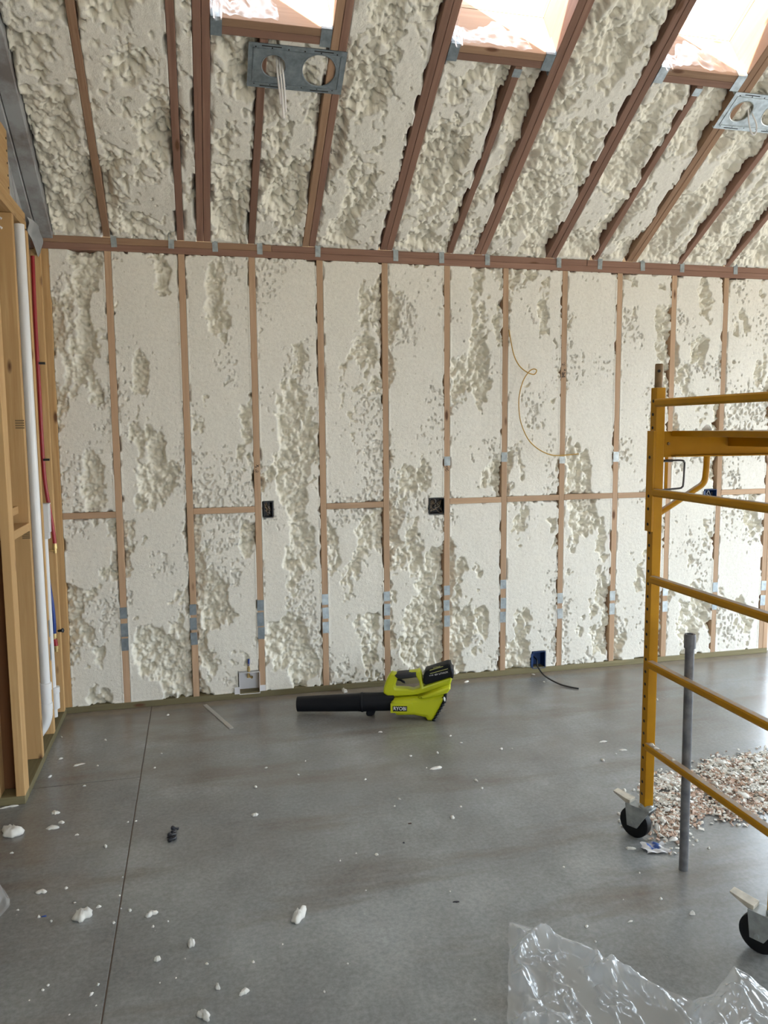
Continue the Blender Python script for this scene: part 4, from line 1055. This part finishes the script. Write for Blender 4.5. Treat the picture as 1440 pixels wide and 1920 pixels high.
# ------------------------------------------------------------------ floor litter
def flake_mesh(seed, n=18, rings=4, t=0.35, irr=0.45):
    """irregular torn piece: unit radius outline, domed lumpy top, flat bottom"""
    rn = np.random.RandomState(seed); an = np.linspace(0, 2*math.pi, n, endpoint=False)
    rad = 1+irr*(0.5*np.sin(2*an+rn.rand()*6)+0.35*np.sin(3*an+rn.rand()*6)+0.3*np.sin(5*an+rn.rand()*6))+0.12*rn.randn(n)
    rad = np.clip(rad, 0.35, 1.6); rad /= rad.max()
    V = [(0, 0, t*(0.9+0.3*rn.rand()))]; 
    for i in range(1, rings+1):
        q = i/rings
        for k in range(n):
            V.append((rad[k]*q*math.cos(an[k]), rad[k]*q*math.sin(an[k]), max(0.02, t*math.sqrt(max(0, 1-q**3))*(0.75+0.5*rn.rand())+0.25*t*(i == rings))))
    b0 = len(V)
    for k in range(n): V.append((rad[k]*0.93*math.cos(an[k]), rad[k]*0.93*math.sin(an[k]), 0))
    Fs = [(0, 1+k, 1+(k+1) % n) for k in range(n)]
    for i in range(rings-1):
        for k in range(n):
            a_ = 1+i*n+k; b_ = 1+i*n+(k+1) % n; Fs.append((a_, a_+n, b_+n, b_))
    for k in range(n):
        a_ = 1+(rings-1)*n+k; b_ = 1+(rings-1)*n+(k+1) % n; Fs.append((a_, b0+k, b0+(k+1) % n, b_))
    Fs.append(tuple(b0+k for k in range(n-1, -1, -1)))
    me = bpy.data.meshes.new('flake'); me.from_pydata(V, [], Fs); me.materials.append(FOAM_LOOSE)
    me.polygons.foreach_set('use_smooth', [True]*len(me.polygons)); me.update(); return me
def put(name, me, px, py, w_, h_, rot=0.0, z=0.0, hs=None):
    c = atZ(px, py, z); ex = abs(atZ(px+w_/2, py, z)[0]-c[0]); ey = abs(atZ(px, py+h_/2, z)[1]-c[1])
    o = bpy.data.objects.new(name, me); COL.objects.link(o); o.location = (c[0], c[1], z)
    o.rotation_euler = (0, 0, rot); o.scale = (ex, ey, hs if hs else min(ex, ey)); WM[o.name] = Matrix.Identity(4)
    return o
PIECES = [('foam_chunk', 22, 1564, 52, 26, .2, .032, 'thick white foam chunk on the floor beside the partition corner'),
          ('foam_flake', 98, 1553, 32, 9, .35, .010, 'flat oblong foam flake near the thick white chunk'),
          ('foam_flake', 115, 1543, 16, 5, .3, .008, 'narrow foam sliver touching the oblong flake'),
          ('foam_flake', 103, 1525, 20, 9, -.3, .010, 'small ragged foam flake in front of the partition plate'),
          ('foam_chunk', 155, 1720, 42, 24, .5, .028, 'lumpy forked foam chunk left of the floor joint'),
          ('foam_flake', 284, 1715, 34, 12, .2, .012, 'pointed pale foam flake right of the floor joint'),
          ('foam_chunk', 560, 1720, 36, 46, -.5, .024, 'largest loose foam piece lying alone on open floor'),
          ('foam_flake', 359, 1772, 20, 20, 1.2, .022, 'triangular upright foam flake on the floor'),
          ('foam_chunk', 295, 1801, 15, 9, .1, .014, 'compact little foam lump below the pointed flake'),
          ('foam_chunk', 408, 1853, 15, 11, -.4, .014, 'rounded little foam lump beside the two-lobed piece'),
          ('foam_flake', 458, 1862, 26, 15, .4, .012, 'two-lobed foam piece beside a rounded lump'),
          ('foam_chunk', 383, 1908, 26, 28, .9, .020, 'long foam wedge lying below the rounded lump'),
          ('foam_flake', 78, 1673, 24, 10, .3, .010, 'thin forked foam sliver left of the forked chunk'),
          ('foam_stick', 818, 1441, 36, 5, .28, .008, 'thin straight white foam stick on the floor before the blower'),
          ('foam_flake', 478, 1529, 16, 7, 0, .009, 'curled pale foam flake in front of the blower nozzle'),
          ('foam_flake', 1131, 1391, 20, 4, 0, .006, 'bright thin foam flake left of the scaffold post'),
          ('foam_flake', 1168, 1407, 20, 4, 0, .006, 'bright thin foam flake touching the scaffold post in view'),
          ('foam_flake', 1182, 1592, 24, 7, -.4, .008, 'white foam flake in front of the caster wheel'),
          ('foam_flake', 1298, 1714, 18, 9, -.5, .010, 'oval white foam flake between the conduit and the plastic sheet'),
          ('foam_flake', 1182, 1728, 18, 4, 0, .004, 'thin curled foam shaving behind the plastic sheet'),
          ('foam_chunk', 645, 1297, 13, 8, 0, .020, 'foam lump on the floor behind the blower nozzle'),
          ('foam_flake', 147, 1434, 26, 6, .3, .004, 'pinkish flat foam smear on the floor by the partition'),
          ('foam_flake', 20, 1513, 44, 4, .25, .006, 'white foam crust along the near partition plate'),
          ('foam_flake', 1384, 1548, 16, 5, 0, .008, 'white foam flake lying before the shavings heap'),
          ('foam_chunk', 1232, 1558, 14, 16, 0, .030, 'white foam block leaning by the caster wheel')]
for i, (nm, px, py, w_, h_, rt, hs, lab) in enumerate(PIECES):
    me = flake_mesh(100+i, t=1.0, irr=0.55 if nm != 'foam_stick' else 0.1)
    o = put(nm, me, px, py, w_, h_, 0, 0.0, hs)
    o.rotation_euler = (0, 0, rt*0.6)
    tag(o, lab, 'foam scrap')
CR = [flake_mesh(300+i, n=9, rings=2, t=0.9, irr=0.35) for i in range(5)]
CRUMBS = [(185, 1701, 9), (124, 1666, 7), (140, 1693, 5), (33, 1707, 5), (73, 1720, 8), (96, 1728, 6), (213, 1731, 7), (227, 1704, 5), (243, 1708, 9), (287, 1738, 8),
          (315, 1728, 5), (388, 1808, 7), (475, 1804, 8), (184, 1847, 8), (171, 1865, 11), (90, 1848, 7), (80, 1857, 7), (198, 1588, 9), (144, 1566, 6), (230, 1645, 4),
          (224, 1680, 5), (706, 1603, 8), (638, 1614, 5), (652, 1807, 5), (608, 1860, 7), (530, 1771, 5), (686, 1670, 4), (893, 1464, 7), (904, 1479, 6), (940, 1405, 7),
          (848, 1534, 9), (864, 1513, 5), (749, 1499, 7), (685, 1462, 5), (559, 1453, 5), (479, 1476, 7), (499, 1440, 5), (573, 1427, 4), (713, 1373, 5), (770, 1418, 5),
          (820, 1412, 6), (845, 1380, 4), (865, 1393, 4), (1130, 1426, 8), (1155, 1414, 4), (1171, 1483, 10), (1188, 1482, 7), (1198, 1484, 8), (1161, 1527, 8), (1162, 1541, 9),
          (1239, 1686, 8), (1169, 1687, 4), (1100, 1738, 10), (1116, 1766, 7), (1057, 1626, 5), (1199, 1637, 5), (844, 1672, 4), (890, 1912, 6), (115, 1382, 4), (198, 1388, 5),
          (114, 1423, 5), (183, 1436, 4), (94, 1457, 7), (158, 1474, 4), (290, 1440, 4), (303, 1413, 4), (315, 1341, 5), (875, 1279, 6), (1306, 1577, 7), (1329, 1591, 7),
          (1195, 1531, 5), (1020, 1279, 4), (1000, 1265, 4), (22, 1600, 5), (240, 1542, 5), (330, 1834, 4), (130, 1903, 5), (255, 1540, 4), (960, 1404, 4), (800, 1440, 3),
          (668, 1600, 3), (740, 1512, 4), (1232, 1312, 5), (1255, 1420, 5), (1168, 1550, 10), (1180, 1557, 9), (347, 1798, 4), (300, 1843, 4), (180, 1886, 4), (55, 1876, 4)]
LM = [(22, 1564, 'the thick white foam chunk'), (155, 1720, 'the lumpy forked foam chunk'), (284, 1715, 'the pointed pale foam flake'), (560, 1720, 'the largest loose foam piece'),
      (359, 1772, 'the triangular foam flake'), (408, 1853, 'the rounded little foam lump'), (383, 1908, 'the long foam wedge'), (818, 1441, 'the thin white foam stick'),
      (478, 1529, 'the curled pale foam flake'), (1131, 1391, 'the thin flake left of the post'), (1195, 1560, 'the front caster wheel'), (1298, 1714, 'the oval white foam flake'),
      (957, 1740, 'the corner of the plastic sheet'), (147, 1434, 'the pinkish foam smear'), (697, 1340, 'the leaf blower'), (1277, 1640, 'the grey conduit'), (322, 1570, 'the black plastic scrap'),
      (856, 1691, 'the dark twig-like scrap'), (1050, 1283, 'the black cable'), (434, 1360, 'the flat grey strip'), (769, 1544, 'the rusty brown fleck'), (83, 1718, 'the blue plastic fleck')]
LMW = [(atZ(a_, b_), t_) for a_, b_, t_ in LM]; near = {}
for i, (px, py, w_) in enumerate(CRUMBS):
    c = atZ(px, py); d_, t_ = min((float(np.hypot(*(c-q)[:2])), t) for q, t in LMW); near.setdefault(t_, []).append((d_, i))
ORD = ['closest', 'second closest', 'third closest', 'fourth closest', 'fifth closest', 'sixth closest', 'seventh closest', 'eighth closest', 'ninth closest', 'tenth closest', 'eleventh closest', 'twelfth closest']
CLAB = {}
for t_, ls in near.items():
    for r_, (d_, i) in enumerate(sorted(ls)): CLAB[i] = 'tiny foam crumb, %s to %s' % (ORD[min(r_, 11)], t_)
for i, (px, py, w_) in enumerate(CRUMBS):
    o = put('foam_crumb', CR[i % 5], px, py, w_*random.uniform(0.9, 1.25), w_*random.uniform(0.55, 0.8), random.uniform(0, 3), 0.0, None)
    tag(o, CLAB[i], 'foam crumb', 'foam crumbs on the floor')
for i, (px, py, w_) in enumerate(((1326, 800, 22), (1306, 802, 8), (1271, 804, 9), (1360, 803, 6), (1410, 803, 7))):
    p = atY(px, py, PY1-0.06)
    o = bpy.data.objects.new('foam_crumb', CR[i]); COL.objects.link(o); o.location = (p[0], PY1-0.06, 1.6613); k = w_/1040.0; o.scale = (k, k, 0.024 if w_ > 10 else 0.009)
    tag(o, ['biggest forked white foam scrap on the orange scaffold deck', 'foam crumb on the scaffold deck beside the biggest scrap', 'foam crumb on the scaffold deck closest to the post', 'foam crumb on the scaffold deck, fourth from the post', 'foam crumb on the scaffold deck farthest from the post'][i], 'foam crumb', 'foam crumbs on the scaffold deck')
# foam bits on the lowest rung
for i, t in enumerate((0.03, 0.06, 0.10, 0.17)):
    o = bpy.data.objects.new('foam_crumb', CR[i]); COL.objects.link(o); o.location = (PX-0.014, PY1-H2-t, RUNGS[0]+0.0142); o.scale = (0.011, 0.016 if i < 2 else 0.008, 0.010 if i == 0 else 0.005)
    tag(o, 'white foam crumb on the lowest scaffold rung, %s to the post' % ORD[i], 'foam crumb', 'foam crumbs on the lowest rung')
o = bpy.data.objects.new('foam_crumb', CR[2]); COL.objects.link(o); bp3 = bz(1130, 700); o.matrix_world = BM@Matrix.Translation((bp3[0], bp3[1], 0.0755))@Matrix.Diagonal((0.012, 0.016, 0.008, 1))
tag(o, 'white foam bit stuck on the blower intake guard', 'foam crumb')

# steel strip, black scrap, blue scrap, twig bits
a = Vector(atZ(384, 1322)); b = Vector(atZ(434, 1366)); d = (b-a).normalized(); nn = Vector((-d.y, d.x, 0))*0.0125
mb = MB(); mb.ring([[a-nn+Vector((0, 0, z)) , b-nn+Vector((0, 0, z)), b+nn+Vector((0, 0, z)), a+nn+Vector((0, 0, z))] for z in (0.0, 0.004)])
tag(mb.build('metal_strip', STRIP, None, bevel=0.0006), 'flat grey strip lying on the floor by the bottom plate', 'strip')
p = Vector(atZ(322, 1570)); mb = MB()
rn = random.Random(5)
pts = [p+Vector((-0.012, -0.03, 0.006)), p+Vector((0.004, -0.035, 0.010)), p+Vector((0.012, -0.015, 0.008)), p+Vector((-0.008, -0.004, 0.014)), p+Vector((-0.004, 0.018, 0.008)), p+Vector((0.012, 0.03, 0.012)), p+Vector((0.004, 0.04, 0.020)), p+Vector((0.024, 0.055, 0.006))]
pth = smooth_path(pts, 5); mb.tube(pth, [0.0065+0.003*math.sin(i*0.9) for i in range(len(pth))], 8)
mb.tube(smooth_path([p+Vector((-0.016, -0.012, 0.005)), p+Vector((0.0, -0.002, 0.012)), p+Vector((0.014, 0.012, 0.006)), p+Vector((0.004, 0.03, 0.007))], 5), 0.006, 8)
tag(mb.build('black_scrap', BLKSCRAP, None, smooth=True), 'crumpled black plastic scrap on the floor right of the joint', 'scrap')
for px, py, w_, h_, m, lab in ((856, 1691, 16, 7, BLKSCRAP, 'dark brown twig-like scrap on the open floor'), (757, 1580, 8, 4, BLKSCRAP, 'small dark speck of debris near a white crumb'), (769, 1544, 10, 4, HUBBROWN, 'rusty brown fleck on the concrete floor'), (83, 1718, 12, 7, BLUESCRAP, 'blue plastic fleck left of the forked foam chunk')):
    me = flake_mesh(int(px), n=10, rings=2, t=0.6, irr=0.5); me.materials.clear(); me.materials.append(m)
    tag(put('debris_fleck', me, px, py, w_, h_, 0.0, 0.0, 0.004), lab, 'debris')

# ------------------------------------------------------------------ heap of shavings
def poly_px(pts): return [tuple(atZ(*p)[:2]) for p in pts]
HEAP = poly_px([(1215, 1490), (1222, 1462), (1250, 1452), (1282, 1456), (1300, 1468), (1308, 1436), (1345, 1424), (1390, 1414), (1450, 1406), (1540, 1410), (1600, 1450), (1580, 1510), (1500, 1535), (1440, 1520), (1405, 1538), (1370, 1540), (1330, 1528), (1300, 1545), (1275, 1586), (1255, 1590), (1235, 1572), (1218, 1540)])
def inside(x, y, poly):
    c = False; j = len(poly)-1
    for i in range(len(poly)):
        if (poly[i][1] > y) != (poly[j][1] > y) and x < (poly[j][0]-poly[i][0])*(y-poly[i][1])/(poly[j][1]-poly[i][1])+poly[i][0]: c = not c
        j = i
    return c
def edge_dist(x, y, poly):
    m_ = 9; j = len(poly)-1
    for i in range(len(poly)):
        ax, ay = poly[j]; bx, by = poly[i]; dx, dy = bx-ax, by-ay; t = max(0, min(1, ((x-ax)*dx+(y-ay)*dy)/(dx*dx+dy*dy+1e-9)))
        m_ = min(m_, math.hypot(x-ax-t*dx, y-ay-t*dy)); j = i
    return m_
rn = random.Random(11)
hx0, hx1 = min(p[0] for p in HEAP), max(p[0] for p in HEAP); hy0, hy1 = min(p[1] for p in HEAP), max(p[1] for p in HEAP)
hp = MB(); cnt = 0
while cnt < 9500:
    x, y = rn.uniform(hx0-0.05, hx1), rn.uniform(hy0-0.05, hy1+0.05)
    ins = inside(x, y, HEAP); ed = edge_dist(x, y, HEAP)
    if not ins and (ed > 0.05 or rn.random() < 0.9): continue
    if ins and ed < 0.03 and rn.random() < 0.5: continue
    thin = float(fbm(np.array(x/0.12), np.array(y/0.12), 401, 3))
    if thin < 0.40 and rn.random() < 0.55: continue
    hgt = (min(ed, 0.14)/0.14)*0.022*(0.4+thin) if ins else 0.0
    z = rn.uniform(0.001, 0.002+hgt)
    sz = rn.choice((0.0035, 0.0045, 0.0055, 0.007, 0.009, 0.013)); asp = rn.uniform(0.3, 0.95)
    pink = float(fbm(np.array(x/0.25+3), np.array(y/0.25), 403, 3)) > 0.50
    r0 = rn.random(); hp.cur = (1 if r0 < 0.42 else 2 if r0 < 0.50 else 0) if pink else (1 if r0 < 0.15 else 2 if r0 < 0.19 else 0)
    mw = Matrix.Translation((x, y, z+0.003))@Matrix.Rotation(rn.uniform(0, 6.3), 4, 'Z')@Matrix.Rotation(rn.uniform(-.5, .5), 4, 'X')@Matrix.Rotation(rn.uniform(-.5, .5), 4, 'Y')
    a_, b_, t_ = sz, sz*asp, rn.uniform(0.0006, 0.0028)
    vv = [Vector((-a_, -b_*rn.uniform(.3, 1), -t_)), Vector((a_*rn.uniform(.3, 1), -b_, -t_)), Vector((a_, b_*rn.uniform(.3, 1), -t_)), Vector((-a_*rn.uniform(.4, 1), b_, -t_))]
    up = [p_*0.9+Vector((0, 0, 2*t_+0.2*t_)) for p_ in vv]
    k = [mw@p_ for p_ in vv+up]
    for p_ in k: p_.z = max(p_.z, 0.0005)
    hp.add(k, [(3, 2, 1, 0), (4, 5, 6, 7), (0, 1, 5, 4), (1, 2, 6, 5), (2, 3, 7, 6), (3, 0, 4, 7)]); cnt += 1
CHIPPINK = mat('pink_wood_shaving', (0.60, 0.44, 0.35), 0.8); CHIPBROWN = mat('brown_wood_shaving', (0.33, 0.22, 0.16), 0.8)
heap = hp.build('shavings_heap', [FOAM_LOOSE, CHIPPINK, CHIPBROWN], None)
tag(heap, 'spread heap of white foam and reddish wood shavings under the scaffold', 'shavings', kind='stuff')
CHIPS = [(1245, 1462, 22, 9), (1262, 1470, 18, 8), (1240, 1490, 16, 8), (1270, 1500, 18, 9), (1250, 1520, 20, 9), (1330, 1440, 18, 7), (1352, 1430, 22, 8), (1372, 1452, 20, 10), (1398, 1440, 24, 9), (1420, 1425, 28, 9),
         (1392, 1490, 26, 20), (1412, 1465, 22, 10), (1432, 1455, 20, 9), (1353, 1510, 16, 7), (1378, 1525, 18, 8), (1286, 1545, 14, 7), (1262, 1575, 22, 8), (1243, 1540, 18, 10), (1425, 1500, 18, 8), (1340, 1470, 16, 7)]
q0 = atZ(1277, 1640); rank = sorted(range(len(CHIPS)), key=lambda i: float(np.hypot(*(atZ(*CHIPS[i][:2])-q0)[:2])))
ORD2 = ['closest to', 'second from', 'third from', 'fourth from', 'fifth from', 'sixth from', 'seventh from', 'eighth from', 'ninth from', 'tenth from', 'eleventh from', 'twelfth from', 'thirteenth from', 'fourteenth from', 'fifteenth from', 'sixteenth from', 'seventeenth from', 'eighteenth from', 'nineteenth from', 'farthest from']
for i, (px, py, w_, h_) in enumerate(CHIPS):
    o = put('foam_chip', CR[i % 5], px, py, w_, h_, rn.uniform(-.6, .6), 0.022 if 5 < i < 14 else 0.014, rn.uniform(0.008, 0.016))
    tag(o, 'larger white foam chip on the shavings heap, %s the grey conduit' % ORD2[rank.index(i)], 'foam chip', 'larger foam chips on the shavings heap')
# blue and white rag at the caster
p = atZ(1222, 1592)
def rag(u, v):
    return (p[0]-0.04+0.09*u+0.008*math.sin(9*v), p[1]-0.03+0.06*v-0.02*u, 0.004+0.012*abs(math.sin(u*7+v*4))*(0.4+v))
P = np.array([[rag(i/21, j/15) for j in range(16)] for i in range(22)])
RAGM = mat('blue_white_rag', (0.6, 0.6, 0.65), 0.7); v = coords(RAGM, (1, 1, 1))
L(RAGM, ramp(RAGM, noise(RAGM, v, 16, 3), [(0.40, (0.05, 0.12, 0.42)), (0.46, (0.80, 0.81, 0.84))]), bsdf(RAGM).inputs['Base Color'])
tag(grid_mesh('plastic_wrapper', P, None, RAGM, None), 'crumpled blue and white wrapper beside the caster wheel', 'wrapper')

# ------------------------------------------------------------------ clear plastic sheets
def ridged(x, y, seed): return 1-2*np.abs(fbm(x, y, seed, 4)-0.5)
def sheet(name, top, depth, amp, nu, nv, label, seed, dirv):
    """top: border of the sheet as floor points (x, y, z); the sheet runs from it along dirv"""
    T = np.array(top); seg = np.concatenate([[0], np.cumsum(np.linalg.norm(np.diff(T[:, :2], axis=0), axis=1))]); seg /= seg[-1]
    uu = np.linspace(0, 1, nu); B = np.stack([np.interp(uu, seg, T[:, i]) for i in range(3)], -1)
    vv = np.linspace(0, 1, nv); P = np.zeros((nu, nv, 3))
    for i in range(nu):
        base = B[i]; dv = np.array(dirv)*depth
        for i3 in range(3): P[i, :, i3] = base[i3]+dv[i3]*vv
        P[i, :, 2] = base[2]*(1-vv)**1.5
    X, Y_ = P[..., 0].copy(), P[..., 1].copy()
    wx = X+0.06*fbm(X/0.2, Y_/0.2, seed+9, 2); wy = Y_+0.06*fbm(X/0.2+5, Y_/0.2, seed+8, 2)
    rid = sstep(0.70, 1.0, ridged(wx/0.22, wy/0.30, seed)); fine = sstep(0.75, 1.0, ridged(wx/0.07, wy/0.09, seed+3))
    e = np.minimum(vv[None, :]/0.06, 1.0)*np.ones_like(X); e = np.minimum(e, np.minimum(uu, 1-uu)[:, None]/0.04); e = np.clip(e, 0.15, 1)
    P[..., 2] += 0.004+amp*e*(0.8*rid+0.22*fine+0.5*(fbm(X/0.35, Y_/0.35, seed+5, 2)-0.3).clip(0))
    P[..., 0] += 0.012*(fbm(X/0.06, Y_/0.06, seed+21, 2)-0.5); P[..., 1] += 0.012*(fbm(X/0.06, Y_/0.06, seed+22, 2)-0.5)
    P[..., 2] = np.maximum(P[..., 2], 0.002)
    return tag(grid_mesh(name, P, None, FILM, None), label, 'plastic sheet')
def fl(px, py, z=0.0): q = atZ(px, py, z); return (q[0], q[1], z)
sheet('plastic_sheet', [fl(955, 1733), fl(1000, 1742), fl(1045, 1756), fl(1100, 1780), fl(1150, 1808), fl(1200, 1838), fl(1250, 1862), fl(1300, 1884), fl(1340, 1868, .05), fl(1376, 1813, .09), fl(1400, 1828, .08), fl(1440, 1862, .06), fl(1520, 1910, .02)],
      0.85, 0.055, 170, 150, 'crumpled clear plastic sheet spread on the floor in front of the scaffold', 501, (-0.40, -0.92, 0))
sheet('plastic_sheet', [fl(-160, 1650), fl(-60, 1652), fl(-10, 1655), fl(8, 1668), fl(17, 1690), fl(17, 1700)], 0.33, 0.03, 60, 50, 'clear plastic sheet corner on the floor below the thick white foam chunk', 601, (-0.25, -1.0, 0))
